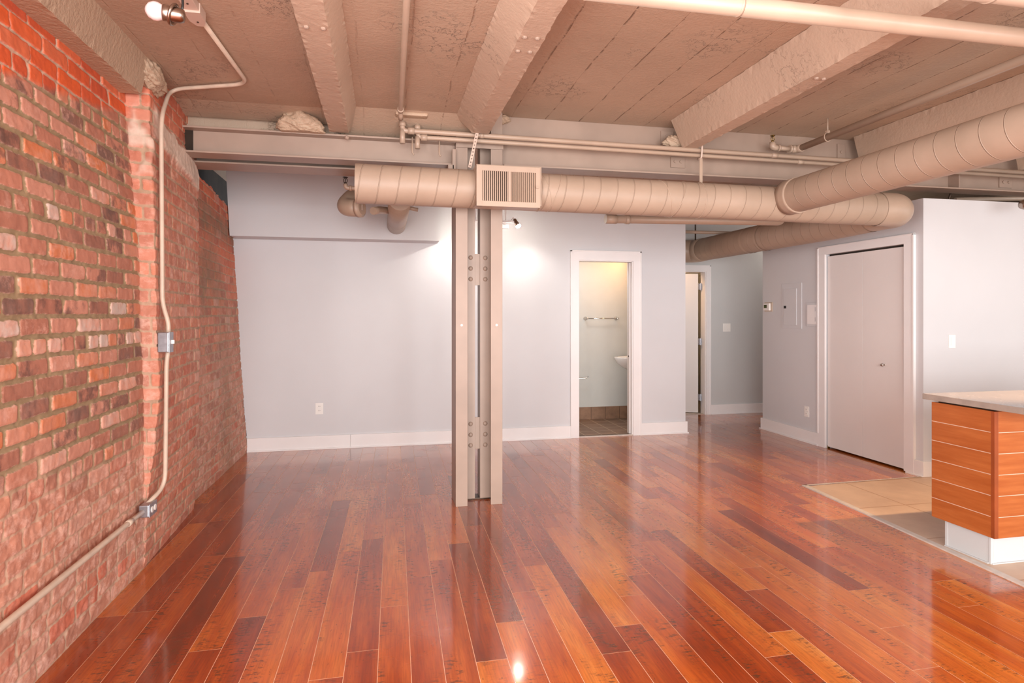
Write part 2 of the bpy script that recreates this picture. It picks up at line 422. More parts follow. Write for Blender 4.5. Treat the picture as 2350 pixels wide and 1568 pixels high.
def prism_y(bm, poly, y0, y1, step=0.05, jit=0.004, edges=3, seed=1):
    cj = jit
    """closed xz polygon swept along y, edges subdivided and roughened"""
    pts = []
    n = len(poly)
    for i in range(n):
        a = poly[i]; b = poly[(i + 1) % n]
        for k in range(edges):
            t = k / edges; pts.append((a[0] * (1 - t) + b[0] * t, a[1] * (1 - t) + b[1] * t, k == 0))
    ys = np.arange(y0, y1 + 1e-6, step); rings = []
    rnd = random.Random(seed)
    for y in ys:
        rings.append([bm.verts.new((x + rnd.uniform(-jit, jit) * (1.0 if c else 0.12), y, z + rnd.uniform(-jit, jit) * (1.0 if c else 0.12))) for x, z, c in pts])
    m = len(pts)
    for i in range(len(ys) - 1):
        for k in range(m):
            f = bm.faces.new((rings[i][k], rings[i][(k + 1) % m], rings[i + 1][(k + 1) % m], rings[i + 1][k]))
    bm.faces.new(rings[0][::-1]); bm.faces.new(rings[-1])
    bmesh.ops.recalc_face_normals(bm, faces=bm.faces); return bm

# ------------------------------------------------------------------ floor of planks
JT = {-12: [(4.91, .8, 2)], -11: [(5.74, .5, 2)], -10: [(4.47, .5, 1.2)], -9: [(3.83, 1, .8)], -8: [(3.79, .1, 1.3)], -7: [(2.76, .7, 1.5), (4.06, 1.4, .9)],
 -6: [(3.02, .3, 1.3)], -5: [(3.29, 1.6, 1.2)], -4: [(3.48, 1.5, .5), (6.04, 1.8, .5)], -3: [(5.03, 2.2, 1.5)], -2: [(2.62, .8, .7), (5.2, 1.9, 1)],
 -1: [(2.99, 1.3, 1.1), (4.3, 1.9, 1.2)], 0: [(3.3, .8, 1.2), (5.83, 1.5, .6)], 1: [(3.5, 1, 1.2), (4.8, 1.9, 1)], 2: [(2.44, 2.2, .8), (3.75, .2, 1.7)],
 3: [(2.73, 1.8, 1), (4.02, .1, .3)], 4: [(3.01, 1.4, .8)], 5: [(3.31, 2.2, .8)], 6: [(2.39, .8, .5)], 7: [(2.59, .7, 1.7), (3.9, 2.2, 1)], 8: [(2.86, 1.4, 1.6)],
 9: [(3.08, .6, 1.8)], 10: [(3.31, .9, 1.6)], 11: [(2.23, .7, 1.8)], 12: [(2.4, 2.6, .7), (3.69, .8, 2.1)], 13: [(2.79, 1.2, 2.4)], 14: [(3.04, 1.7, .3), (4.33, 2.3, 1)],
 15: [(2.03, 1.7, 2), (3.32, 2, 1.4)], 16: [(2.33, 2.1, 1.7), (3.61, 1.8, 2.2)], 17: [(2.68, 2.3, .3), (3.98, .2, 2.3)], 18: [(2.95, 1.8, 1)], 20: [(2.42, 1.6, 2)],
 21: [(2.68, 2.4, 1.2)], 22: [(3.97, 2.6, 1)]}
def build_floor():
    W = 0.1295; LEN = 1.29; g = 0.0012
    V = []; Fc = []; tone = []; seed = []; uvs = []
    rnd = random.Random(11); prev = 3.0
    def X(r, y): return 0.106 + r * W + 0.017 * (y - 2.4)
    for r in range(-14, 48):
        jt = JT.get(r)
        ph = jt[0][0] if jt else prev + 0.26
        prev = ph
        k0 = math.floor((-2.6 - ph) / LEN); cuts = [ph + k * LEN for k in range(k0, k0 + 11)]
        for a, b in zip(cuts[:-1], cuts[1:]):
            if b < -2.6 or a > 8.0: continue
            tn = rnd.choice([.7, .9, 1.1, 1.2, 1.4, 1.6, 1.8, 2.0])
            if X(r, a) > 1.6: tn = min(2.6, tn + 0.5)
            for (y, tb, ta) in (jt or []):
                if abs(b - y) < 0.12: tn = tb
                if abs(a - y) < 0.12: tn = ta
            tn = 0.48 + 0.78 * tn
            a1 = max(a, -2.6); b1 = min(b, 8.0); s = rnd.random()
            # note: near end a, far end b ; "below" tone belongs to the nearer plank
            i = len(V)
            ys = [a1 + g, b1 - g]
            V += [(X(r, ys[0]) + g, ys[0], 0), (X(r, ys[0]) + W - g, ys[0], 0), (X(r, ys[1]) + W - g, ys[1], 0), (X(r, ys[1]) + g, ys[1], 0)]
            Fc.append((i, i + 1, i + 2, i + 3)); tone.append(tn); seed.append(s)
            o = rnd.uniform(0, 50)
            uvs += [(o, ys[0]), (o + W, ys[0]), (o + W, ys[1]), (o, ys[1])]
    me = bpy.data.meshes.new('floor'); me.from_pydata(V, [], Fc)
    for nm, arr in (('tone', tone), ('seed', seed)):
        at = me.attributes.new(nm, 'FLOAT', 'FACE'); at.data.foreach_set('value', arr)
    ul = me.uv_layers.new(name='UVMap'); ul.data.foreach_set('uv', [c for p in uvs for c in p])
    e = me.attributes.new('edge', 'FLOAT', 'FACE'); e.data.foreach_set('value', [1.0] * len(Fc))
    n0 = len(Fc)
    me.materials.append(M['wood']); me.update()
    o = bpy.data.objects.new('floor', me); COL.objects.link(o); struct(o)
    bm = B(); box(bm, -1.9, 9.0, -2.6, 9.6, -0.12, -0.0006)
    u = obj('subfloor', bm, 'seam', None); u.parent = o; u.location = ORG[u]
    return o
build_floor()
# kitchen tiles (a slightly skewed panel laid level with the planks) and its border
bm = B()
tp = [(3.40, 4.37), (3.265, 2.50), (2.93, -2.6), (8.95, -2.6), (8.95, 4.43), (4.56, 4.43), (4.56, 4.37)]
vs = [bm.verts.new((x, y, 0.006)) for x, y in tp[:4]] + [bm.verts.new((x, y, 0.006)) for x, y in [(8.95, 4.42), (4.56, 4.42)]]
f = bm.faces.new(vs); bmesh.ops.recalc_face_normals(bm, faces=bm.faces)
if f.normal.z < 0: f.normal_flip()
ft = obj('floor_tile', bm, 'ktile'); struct(ft)
bm = B()
for a, b in (((3.355, 4.40), (3.225, 2.5)), ((3.225, 2.5), (2.88, -2.6))):
    quad(bm, [(a[0], a[1], 0.0), (b[0], b[1], 0.0), (b[0], b[1], 0.009), (a[0], a[1], 0.009)])
    quad(bm, [(a[0], a[1], 0.009), (b[0], b[1], 0.009), (b[0] + 0.04, b[1], 0.009), (a[0] + 0.04, a[1], 0.009)])
quad(bm, [(3.355, 4.40, 0.009), (3.395, 4.375, 0.009), (4.55, 4.41, 0.009), (4.55, 4.425, 0.009)])
bmesh.ops.recalc_face_normals(bm, faces=bm.faces)
struct(obj('trim_1', bm, 'threshold'))

# ------------------------------------------------------------------ brick wall (left)
def interp(z, tab): return np.interp(z, [t[0] for t in tab], [t[1] for t in tab])
WZ = [(0, -1.30), (.5, -1.292), (.86, -1.297), (1.2, -1.307), (1.7, -1.323), (2.18, -1.362), (2.6, -1.394), (2.8, -1.41)]
PZ = [(0, -1.30), (.3, -1.288), (.6, -1.255), (.97, -1.222), (1.8, -1.244), (2.45, -1.272), (2.8, -1.275)]
QZ = [(0, -1.345), (.5, -1.322), (1.16, -1.312), (2.1, -1.315), (2.36, -1.328), (2.8, -1.34)]
def build_brick():
    s = np.concatenate([np.arange(0.2, 1.9, 0.03), np.arange(1.9, 5.2, 0.006), np.arange(5.2, 6.90, 0.008)])
    t = np.linspace(0, 1, 468)
    SS, TT = np.meshgrid(s, t, indexing='ij')
    # stations in s : near wall ends s=3.72 ; pilaster front 3.72..3.83 ; pilaster side ..4.91 ; step ..4.97 ; far wall ..6.83
    rag = vnoise(SS, SS * 0 + 3.3, 6.0, 5, 3)
    zmax = np.where(SS < 4.93, 2.80, 2.50 + 0.06 * (rag - 0.5) - np.clip((SS - 5.6) * 0.03, 0, 0.2))
    Z = TT * zmax
    Wz, Pz, Qz = interp(Z, WZ), interp(Z, PZ), interp(Z, QZ)
    step = 0.05 + 0.03 * np.clip(Z - 0.4, 0, 1)
    st = [0.2, 3.72, 3.83, 4.91, 4.97, 6.83, 6.90]
    Xs = [Wz, Wz, Pz, Qz, Qz - step, -1.365 - 0.062 * Z, -1.365 - 0.062 * Z]
    Ys = [0.2, 3.715, 3.725, 4.80, 4.81, 6.645, 6.70]
    X = np.zeros_like(SS); Y = np.zeros_like(SS)
    for i in range(6):
        m = (SS >= st[i]) & (SS <= st[i + 1] + 1e-9)
        f = (SS - st[i]) / (st[i + 1] - st[i])
        X[m] = (Xs[i] * (1 - f) + Xs[i + 1] * f)[m]; Y[m] = (Ys[i] * (1 - f) + Ys[i + 1] * f)[m]
    # regions
    nz = vnoise(SS, Z, 3.0, 21, 4) - 0.5; nz2 = vnoise(SS, Z, 7.0, 31, 3) - 0.5
    sm = lambda a, b, v: np.clip((v - a) / (b - a), 0, 1)
    pil = sm(3.70, 3.74, SS) * (1 - sm(4.90, 4.95, SS))
    far = sm(4.90, 4.95, SS)
    lime_near = sm(0.86, 0.68, Z + 0.25 * nz + 0.06 * (SS - 2.6))
    lime = np.clip(lime_near * (1 - pil) * (1 - far) + pil * (0.62 + 0.7 * nz) + far * (0.85 * sm(2.3, 0.7, Z + 0.5 * nz)), 0, 1)
    orange = sm(0, 0.04, Z - (2.24 + (SS - 2.4) * 0.18) + 0.05 * nz2) * (1 - pil) * (1 - far)
    orange = np.clip(orange + pil * (0.35 + 0.4 * nz2) + pil * 0.3 * sm(2.5, 2.6, Z) + far * 0.7 * sm(1.0, 1.9, Z + 0.4 * nz), 0, 1)
    lime = lime * (1 - 0.6 * pil * sm(2.5, 2.6, Z))
    stain = far * (sm(0.42, 0.1, np.hypot((SS - 5.6) / 1.3, Z - 1.75) + 0.4 * nz) * 0.9 + sm(0.18, 0.05, np.abs(Z - 2.26 + (SS - 5.0) * 0.04) + 0.1 * nz)) + 0.5 * far * sm(0.3, 0.1, np.abs(SS - 6.1) + 0.3 * nz) * sm(1.9, 0.6, Z)
    plaster = pil * sm(3.86, 3.95, SS) * sm(0.10, 0.06, np.abs(Z - (2.50 - (SS - 3.9) * 0.11)) + 0.12 * nz2)
    plaster = np.clip(plaster + 0.8 * pil * (1 - sm(3.84, 3.9, SS)) * sm(0.20, 0.08, np.abs(Z - 2.36) + 0.9 * np.abs(nz2) + 0.1 * nz), 0, 1)
    # brick layout
    hgt = 0.0775
    zz = Z + 0.006 * (vnoise(SS, Z * 0, 2.0, 3, 2) - 0.5) * 2 + 0.010 * pil
    row = np.floor(zz / hgt).astype(int); fz = zz / hgt - row
    head = ((row % 7) == 2)
    blen = np.where(head, 0.108, 0.214)
    u = (SS + 0.03 * lat(row, row * 0 + 9, 4)) / blen + np.where(row % 2 == 0, 0.5, 0.0) + np.where(pil > .5, 0.26, 0)
    cell = np.floor(u).astype(int)
    fu = u - cell
    cid = cell + np.where(head, 5000, 0)
    h1 = lat(cid, row, 1); h2 = lat(cid, row, 2); h3 = lat(cid, row, 3); h4 = lat(cid, row, 4)
    joint = np.where((orange > .5), 0.006, 0.0165) * (1 - 0.45 * lime)
    dx = (0.5 - np.abs(fu - 0.5)) * blen - joint / 2 - 0.003 * h3
    dz = (0.5 - np.abs(fz - 0.5 + 0.03 * (h4 - .5))) * hgt - joint / 2 - 0.002 * h4
    R = 0.011
    qx = np.maximum(R - dx, 0); qz = np.maximum(R - dz, 0)
    sd = np.where((dx < R) & (dz < R), R - np.hypot(qx, qz), np.minimum(dx, dz))
    sd = sd + 0.004 * (vnoise(SS, Z, 26.0, 8, 3) - 0.5) * 2
    bump = np.clip(sd / 0.006 + 0.5, 0, 1); bump = bump * bump * (3 - 2 * bump)
    rough = (vnoise(SS, Z, 30.0, 12, 3) - 0.5)
    big = (vnoise(SS, Z, 2.2, 14, 3) - 0.5)
    disp = bump * (0.008 + 0.006 * (h1 - 0.4)) * (1 - 0.6 * lime) * (1 - plaster) + 0.006 * rough * (1 + lime) + 0.02 * big + plaster * 0.02
    disp *= np.clip((Z) / 0.05, 0.3, 1)
    dXs = np.gradient(X, axis=0); dYs = np.gradient(Y, axis=0); ln = np.hypot(dXs, dYs) + 1e-9
    nx, ny = dYs / ln, -dXs / ln
    X = X + disp * np.maximum(nx, 0.15); Y = Y + disp * ny * 0.8
    Y = np.minimum(Y, 6.648 + 0 * Y)
    n, m = SS.shape
    V = np.stack([X, Y, Z], -1).reshape(-1, 3)
    idx = np.arange(n * m).reshape(n, m)
    q = np.stack([idx[:-1, :-1], idx[1:, :-1], idx[1:, 1:], idx[:-1, 1:]], -1).reshape(-1, 4)
    me = bpy.data.meshes.new('wall_left')
    me.vertices.add(n * m); me.vertices.foreach_set('co', V.astype(np.float32).ravel())
    me.loops.add(q.size); me.loops.foreach_set('vertex_index', q.ravel().astype(np.int32))
    me.polygons.add(len(q)); me.polygons.foreach_set('loop_start', (np.arange(len(q)) * 4).astype(np.int32))
    me.polygons.foreach_set('use_smooth', np.ones(len(q), bool))
    me.update(calc_edges=True)
    for nm, a in (('r1', h1), ('r2', h2), ('sd', sd), ('stain', np.clip(stain, 0, 1))):
        at = me.attributes.new(nm, 'FLOAT', 'POINT'); at.data.foreach_set('value', a.astype(np.float32).ravel())
    at = me.attributes.new('region', 'FLOAT_COLOR', 'POINT')
    at.data.foreach_set('color', np.stack([lime, orange, plaster, np.ones_like(lime)], -1).astype(np.float32).ravel())
    me.materials.append(M['brick']); me.validate()
    o = bpy.data.objects.new('wall_left', me); COL.objects.link(o); struct(o)
build_brick()

# ------------------------------------------------------------------ room shell
bm = B(); box(bm, -1.95, -1.75, -2.7, 8.6, -0.1, 3.1); struct(obj('wall_left_backing', bm, 'dark_void'))  # dark colour paints the shade of the void above the far brick
# ceiling slab : the left bay hangs lower, with a haunch down to the beams
bm = B()
box(bm, -1.9, -0.30, -2.6, 4.26, 2.79, 3.1)
0 and prism_y(bm, [(-1.9, 2.79), (-0.30, 2.79), (-0.30, 3.1), (-1.9, 3.1)], 4.26, 4.27, 0.01, 0)
def slab_quad(x0, x1, a, b):
    vs = []
    for (y, z) in (a, b): vs.append((y, z))
    p = [(x0, a[0], a[1]), (x1, a[0], a[1]), (x1, b[0], b[1]), (x0, b[0], b[1])]
    quad(bm, p[::-1])
slab_quad(-1.6, -0.30, (4.26, 2.79), (4.50, 2.752)); slab_quad(-1.6, -0.30, (4.50, 2.752), (4.52, 3.0))
struct(obj('ceiling', bm, 'slab'))
bm = B(); box(bm, -0.30, 0.62, -2.6, 4.22, 2.80, 3.1); slab_quad(-0.30, 0.62, (4.22, 2.80), (4.53, 2.695)); slab_quad(-0.30, 0.62, (4.53, 2.695), (4.53, 3.0)); struct(obj('ceiling', bm, 'slab'))
bm = B(); box(bm, 0.62, 9.0, -2.6, 4.52, 2.90, 3.1); struct(obj('ceiling', bm, 'slab'))
bm = B(); box(bm, -1.9, 9.0, 4.52, 9.6, 2.92, 3.1); struct(obj('ceiling', bm, 'slab'))
# back drywall with bathroom doorway
bm = B()
def poly_wall(bm, pts, y0, y1):
    a = [bm.verts.new((x, y0, z)) for x, z in pts]; b = [bm.verts.new((x, y1, z)) for x, z in pts]
    bm.faces.new(a); bm.faces.new(b[::-1])
    for k in range(len(pts)): bm.faces.new((a[k], b[k], b[(k + 1) % len(pts)], a[(k + 1) % len(pts)]))
    bmesh.ops.recalc_face_normals(bm, faces=bm.faces)
poly_wall(bm, [(-1.375, 0), (2.178, 0), (2.178, 2.025), (2.178, 2.92), (-1.555, 2.92)], 6.65, 6.79)
poly_wall(bm, [(2.178, 2.025), (2.835, 2.025), (2.835, 2.92), (2.178, 2.92)], 6.65, 6.79)
poly_wall(bm, [(2.835, 0), (3.502, 0), (3.502, 2.92), (2.835, 2.92)], 6.65, 6.79)
struct(obj('wall_back', bm, 'wall'))
bm = B(); poly_wall(bm, [(-1.47, 2.175), (0.571, 2.175), (0.571, 2.92), (-1.51, 2.92)], 6.40, 6.65)
0 and bmesh.ops.bevel(bm, geom=[e for e in bm.edges if abs(e.verts[0].co.y - 6.4) < .01 and abs(e.verts[1].co.y - 6.4) < .01 and abs(e.verts[0].co.z - 2.175) < .01 and abs(e.verts[1].co.z - 2.175) < .01], offset=0.012, segments=3, affect='EDGES')
struct(obj('wall_soffit', bm, 'wall'))
# bathroom box
bm = B(); box(bm, 1.5, 3.38, 7.75, 7.85, 0, 2.5); struct(obj('wall_bathroom_back', bm, 'bath_wall'))
bm = B(); box(bm, 3.36, 3.50, 6.79, 8.9, 0, 2.92); struct(obj('wall_bathroom_right', bm, 'wall_shade'))
bm = B(); box(bm, 1.45, 1.5, 6.79, 7.85, 0, 2.5); struct(obj('wall_bathroom_left', bm, 'bath_wall'))
bm = B(); box(bm, 1.5, 3.36, 6.79, 7.75, 2.45, 2.5); struct(obj('ceiling_bathroom', bm, 'bath_wall'))
bm = B(); box(bm, 1.5, 3.36, 6.70, 7.75, 0.0, 0.008); box(bm, 2.178, 2.835, 6.66, 6.72, 0.0, 0.008); struct(obj('floor_bathroom', bm, 'btile'))
bm = B(); box(bm, 2.18, 2.835, 6.645, 6.675, 0, 0.012); struct(obj('trim_2', bm, 'threshold'))
bm = B()
x = 1.51
while x < 3.34:
    box(bm, x, min(x + 0.196, 3.355), 7.735, 7.75, 0.008, 0.172, 0.002); x += 0.2
struct(obj('baseboard_bathroom', bm, 'btile2'))
# right closet block
bm = B()
def poly_wall_x(bm, pts, x0, x1):
    a = [bm.verts.new((x0, y, z)) for y, z in pts]; b = [bm.verts.new((x1, y, z)) for y, z in pts]
    bm.faces.new(a); bm.faces.new(b[::-1])
    for k in range(len(pts)): bm.faces.new((a[k], b[k], b[(k + 1) % len(pts)], a[(k + 1) % len(pts)]))
    bmesh.ops.recalc_face_normals(bm, faces=bm.faces)
poly_wall_x(bm, [(4.42, 0), (4.605, 0), (4.605, 2.41), (4.42, 2.41)], 4.56, 4.68)
poly_wall_x(bm, [(4.605, 2.035), (5.60, 2.035), (5.60, 2.41), (4.605, 2.41)], 4.56, 4.68)
poly_wall_x(bm, [(5.60, 0), (6.70, 0), (6.70, 2.41), (5.60, 2.41)], 4.56, 4.68)
box(bm, 4.68, 8.95, 6.58, 6.70, 0, 2.41); box(bm, 4.68, 8.95, 4.54, 6.58, 2.37, 2.41)
box(bm, 5.4, 5.45, 4.54, 6.58, 0, 2.37)
struct(obj('wall_right', bm, 'wall'))
bm = B(); box(bm, 4.68, 8.95, 4.42, 4.54, 0, 2.41); struct(obj('wall_kitchen', bm, 'wall'))
# hallway back wall with door opening, room beyond
bm = B()
poly_wall(bm, [(3.50, 0), (3.66, 0), (3.66, 2.92), (3.50, 2.92)], 7.82, 7.94)
poly_wall(bm, [(3.66, 2.01), (4.43, 2.01), (4.43, 2.92), (3.66, 2.92)], 7.82, 7.94)
poly_wall(bm, [(4.43, 0), (8.95, 0), (8.95, 2.92), (4.43, 2.92)], 7.82, 7.94)
struct(obj('wall_hallway', bm, 'wall_shade'))
bm = B(); box(bm, 3.5, 5.6, 9.4, 9.5, 0, 2.92); box(bm, 5.5, 5.6, 7.94, 9.4, 0, 2.92); box(bm, 2.9, 3.0, 7.85, 9.5, 0, 2.92); box(bm, 3.0, 3.5, 9.4, 9.5, 0, 2.92)
struct(obj('wall_bedroom', bm, 'bath_wall'))
bm = B(); box(bm, 3.0, 5.5, 7.84, 9.4, -0.001, 0.004); struct(obj('floor_bedroom', bm, 'threshold'))
# shell behind the camera with its windows
bm = B()
xs = [-1.3, 0.9, 1.3, 3.5, 3.9, 6.1]
box(bm, -1.9, 9.0, -2.75, -2.6, 0, 0.25); box(bm, -1.9, 9.0, -2.75, -2.6, 2.65, 3.0)
for a, b in ((-1.9, -1.3), (0.9, 1.3), (3.5, 3.9), (6.1, 9.0)): box(bm, a, b, -2.75, -2.6, 0.25, 2.65)
struct(obj('wall_front', bm, 'wall'))
for i, (a, b) in enumerate(((-1.3, 0.9), (1.3, 3.5), (3.9, 6.1))):
    bm = B()
    for (x0, x1, z0, z1) in ((a, a + .05, .25, 2.65), (b - .05, b, .25, 2.65), (a, b, .25, .30), (a, b, 2.60, 2.65), (a, b, 1.42, 1.47), ((a + b) / 2 - .02, (a + b) / 2 + .02, .25, 2.65)):
        box(bm, x0, x1, -2.72, -2.66, z0, z1)
    struct(obj('window_%d' % (i + 1), bm, 'glass'))
bm = B(); box(bm, 8.95, 9.1, -2.7, 9.6, 0, 3.0); struct(obj('wall_side', bm, 'wall'))

# baseboards
def base_y(name, x0, x1, y, h=0.135, th=0.018, splits=()):
    bm = B(); pts = [x0] + list(splits) + [x1]
    for a, b in zip(pts[:-1], pts[1:]):
        box(bm, a, b - (0.0015 if b != x1 else 0), y - th, y, 0.002, h, 0.002)
    box(bm, x0, x1, y - th - 0.012, y - th, 0.0, 0.014, 0.002)
    return struct(obj(name, bm, 'white'))
base_y('baseboard_back', -1.36, 2.083, 6.65, 0.14, splits=(-0.34,))
bm = B(); box(bm, 2.935, 3.52, 6.632, 6.65, 0.002, 0.14, .002); box(bm, 2.92, 3.532, 6.62, 6.632, 0, 0.014, .002)
box(bm, 3.502, 3.52, 6.6505, 7.80, 0.002, 0.14, .002)
struct(obj('baseboard_back', bm, 'white'))
base_y('baseboard_hallway', 4.50, 8.9, 7.82, 0.136)
bm = B(); box(bm, 4.542, 4.56, 5.705, 6.6995, 0.002, 0.135, .002); box(bm, 4.53, 4.542, 5.705, 6.732, 0, 0.014, .002)
box(bm, 4.542, 4.70, 6.70, 6.718, 0.002, 0.135, .002)
struct(obj('baseboard_right', bm, 'white'))
bm = B(); box(bm, 4.542, 4.56, 4.4205, 4.505, 0.002, 0.135, .002); box(bm, 4.542, 8.9, 4.402, 4.42, 0.002, 0.135, .002); box(bm, 4.532, 4.542, 4.402, 4.58, 0, 0.012, .001)
struct(obj('baseboard_kitchen', bm, 'white'))

# ------------------------------------------------------------------ doors
def casing(bm, x0, x1, ztop, y, wd=0.095, th=0.02):
    box(bm, x0 - wd, x0, y - th, y, 0, ztop + wd + 0.01, 0.002)
    box(bm, x1, x1 + wd, y - th, y, 0, ztop + wd + 0.01, 0.002)
    box(bm, x0 - wd, x1 + wd, y - th - 0.001, y, ztop, ztop + wd + 0.01, 0.002)
    e = 0.006
    box(bm, x0 - wd - e, x0 - wd + 0.012, y - th - e, y, 0, ztop + wd + 0.016, 0.002)
    box(bm, x1 + wd - 0.012, x1 + wd + e, y - th - e, y, 0, ztop + wd + 0.016, 0.002)
    box(bm, x0 - wd - e, x1 + wd + e, y - th - e, y, ztop + wd, ztop + wd + 0.017, 0.002)
d1 = bpy.data.objects.new('door_1', None); COL.objects.link(d1); d1.location = (2.5, 6.65, 0); ORG[d1] = Vector((2.5, 6.65, 0)); struct(d1)
bm = B(); casing(bm, 2.178, 2.835, 2.025, 6.65); obj('casing', bm, 'white', d1)
bm = B()
box(bm, 2.17, 2.182, 6.648, 6.79, 0, 2.03); box(bm, 2.18, 2.83, 6.648, 6.79, 2.017, 2.03)
box(bm, 2.826, 2.838, 6.648, 6.69, 0, 2.03); box(bm, 2.826, 2.838, 6.745, 6.79, 0, 2.03)
obj('jamb', bm, 'white', d1)
bm = B(); box(bm, 2.812, 2.85, 6.695, 6.738, 0.012, 2.01, 0.002); pk = obj('pocket_door_edge', bm, 'door', d1)
bm = B(); lathe(bm, (2.8125, 6.716, 0.915), (-1, 0, 0), [(0, 0.011), (0.0025, 0.010), (0.0025, 0.005), (0.0005, 0.004)], 14); obj('latch', bm, 'dark_metal', pk)

d2 = bpy.data.objects.new('door_2', None); COL.objects.link(d2); d2.location = (4.05, 7.82, 0); ORG[d2] = Vector((4.05, 7.82, 0)); struct(d2)
bm = B(); casing(bm, 3.672, 4.425, 2.01, 7.82, 0.068, 0.018); obj('casing', bm, 'white', d2)
bm = B(); box(bm, 3.66, 3.672, 7.82, 7.94, 0, 2.02); box(bm, 4.415, 4.43, 7.818, 7.94, 0, 2.02); box(bm, 3.66, 4.43, 7.82, 7.94, 2.0, 2.02); obj('jamb', bm, 'white', d2)
bm = B(); box(bm, -0.735, -0.004, -0.018, 0.018, 0.012, 1.985, 0.002)
bmesh.ops.rotate(bm, verts=bm.verts, cent=(0, 0, 0), matrix=Matrix.Rotation(math.radians(-24), 3, 'Z'))
bmesh.ops.translate(bm, verts=bm.verts, vec=(4.385, 7.95, 0)); leaf = obj('door_leaf', bm, 'door', d2)
for z in (0.23, 1.02, 1.80):
    bm = B(); box(bm, 4.372, 4.418, 7.905, 7.94, z - 0.045, z + 0.045, 0.002); cyl(bm, (4.395, 7.90, z - 0.05), (4.395, 7.90, z + 0.05), 0.007, 10)
    obj('hinge', bm, 'galv', d2)

d3 = bpy.data.objects.new('door_3', None); COL.objects.link(d3); d3.location = (4.56, 5.1, 0); ORG[d3] = Vector((4.56, 5.1, 0)); struct(d3)
bm = B()
y0, y1, zt, wd, th = 4.605, 5.60, 2.035, 0.105, 0.02
box(bm, 4.54, 4.56, y0 - wd, y0, 0.012, zt + 0.075, 0.002); box(bm, 4.54, 4.56, y1, y1 + wd, 0, zt + 0.075, 0.002)
box(bm, 4.539, 4.56, y0 - wd, y1 + wd, zt, zt + 0.075, 0.002)
box(bm, 4.533, 4.56, y0 - wd - 0.006, y0 - wd + 0.012, 0.14, zt + 0.08, 0.002); box(bm, 4.533, 4.56, y1 + wd - 0.012, y1 + wd + 0.006, 0.14, zt + 0.08, 0.002)
box(bm, 4.533, 4.56, y0 - wd - 0.006, y1 + wd + 0.006, zt + 0.07, zt + 0.084, 0.002)
obj('casing', bm, 'white', d3)
ym = 5.115
for a, b in ((y0 + 0.004, ym - 0.0015), (ym + 0.0015, y1 - 0.008)):
    bm = B(); box(bm, 4.572, 4.606, a, b, 0.018, 2.015, 0.0015); pn = obj('door_panel', bm, 'door', d3)
    if a < 4.7:
        bm = B(); lathe(bm, (4.572, 4.845, 0.935), (-1, 0, 0), [(0, 0.009), (0.004, 0.006), (0.018, 0.006), (0.024, 0.012), (0.034, 0.015), (0.042, 0.011), (0.045, 0.003)], 18)
        obj('knob', bm, 'nickel', pn)
bm = B(); box(bm, 4.60, 4.62, y0, y1, 2.015, 2.035); obj('track', bm, 'dark_void', d3)
bm = B(); box(bm, 4.572, 4.6, 5.592, 5.60, 0.0, 0.03); obj('pivot_bracket', bm, 'brass', d3)

# ------------------------------------------------------------------ steel column
def build_column():
    t = thing('steel_column', 'taupe painted built-up steel column with rivets standing in the middle of the wood floor', 'column', (0.69, 4.57, 0))
    for (fx0, fx1, wx0, wx1) in ((0.516, 0.603, 0.516, 0.526), (0.776, 0.863, 0.853, 0.863)):
        bm = B(); box(bm, fx0, fx1, 4.44, 4.452, 0.0, 2.90, 0.002); fl = obj('front_flange', bm, 'steel', t)
        cx = (fx0 + fx1) / 2 + 0.0
        bm = B(); cyl(bm, (cx, 4.4405, 1.327), (cx, 4.4375, 1.327), 0.0085, 14); obj('screw_cover', bm, 'plastic', fl, label='small white screw cover')
        bm = B(); box(bm, wx0, wx1, 4.452, 4.70, 0.0, 2.90, 0.002); obj('web', bm, 'steel', t)
        bm = B(); box(bm, fx0, fx1, 4.70, 4.712, 0.0, 2.90, 0.002); obj('rear_flange', bm, 'steel', t)
    bm = B(); box(bm, 0.526, 0.678, 4.578, 4.588, 0.012, 2.90, 0.001); pl = obj('inner_plate', bm, 'steel', t)
    bm = B(); box(bm, 0.717, 0.853, 4.578, 4.588, 0.012, 2.90, 0.001); box(bm, 0.717, 0.727, 4.588, 4.70, 0.012, 2.90, 0.001); pr = obj('inner_plate', bm, 'steel', t)
    for z0, z1 in ((0.385, 0.624), (1.627, 1.865)):
        bm = B(); box(bm, 0.66, 0.76, 4.589, 4.60, z0, z1, 0.001); obj('batten_plate', bm, 'steel', t)
    for zc in (0.415, 0.495, 0.577, 1.673, 1.753, 1.835):
        for xc, p in ((0.645, pl), (0.757, pr)):
            bm = B(); lathe(bm, (xc, 4.5785, zc), (0, -1, 0), [(0, 0.0175), (0.004, 0.0165), (0.009, 0.0125), (0.0125, 0.006), (0.0135, 0.001)], 18)
            obj('rivet', bm, 'steel', p)
    bm = B(); box(bm, 0.516, 0.868, 4.425, 4.438, 2.625, 2.705, 0.002); obj('tie_plate', bm, 'steel', t)
    bm = B(); box(bm, 0.53, 0.85, 4.59, 4.70, 0.0, 0.012, 0.002); obj('base_plate', bm, 'dark_metal', t, label='dark steel base between the webs')
build_column()

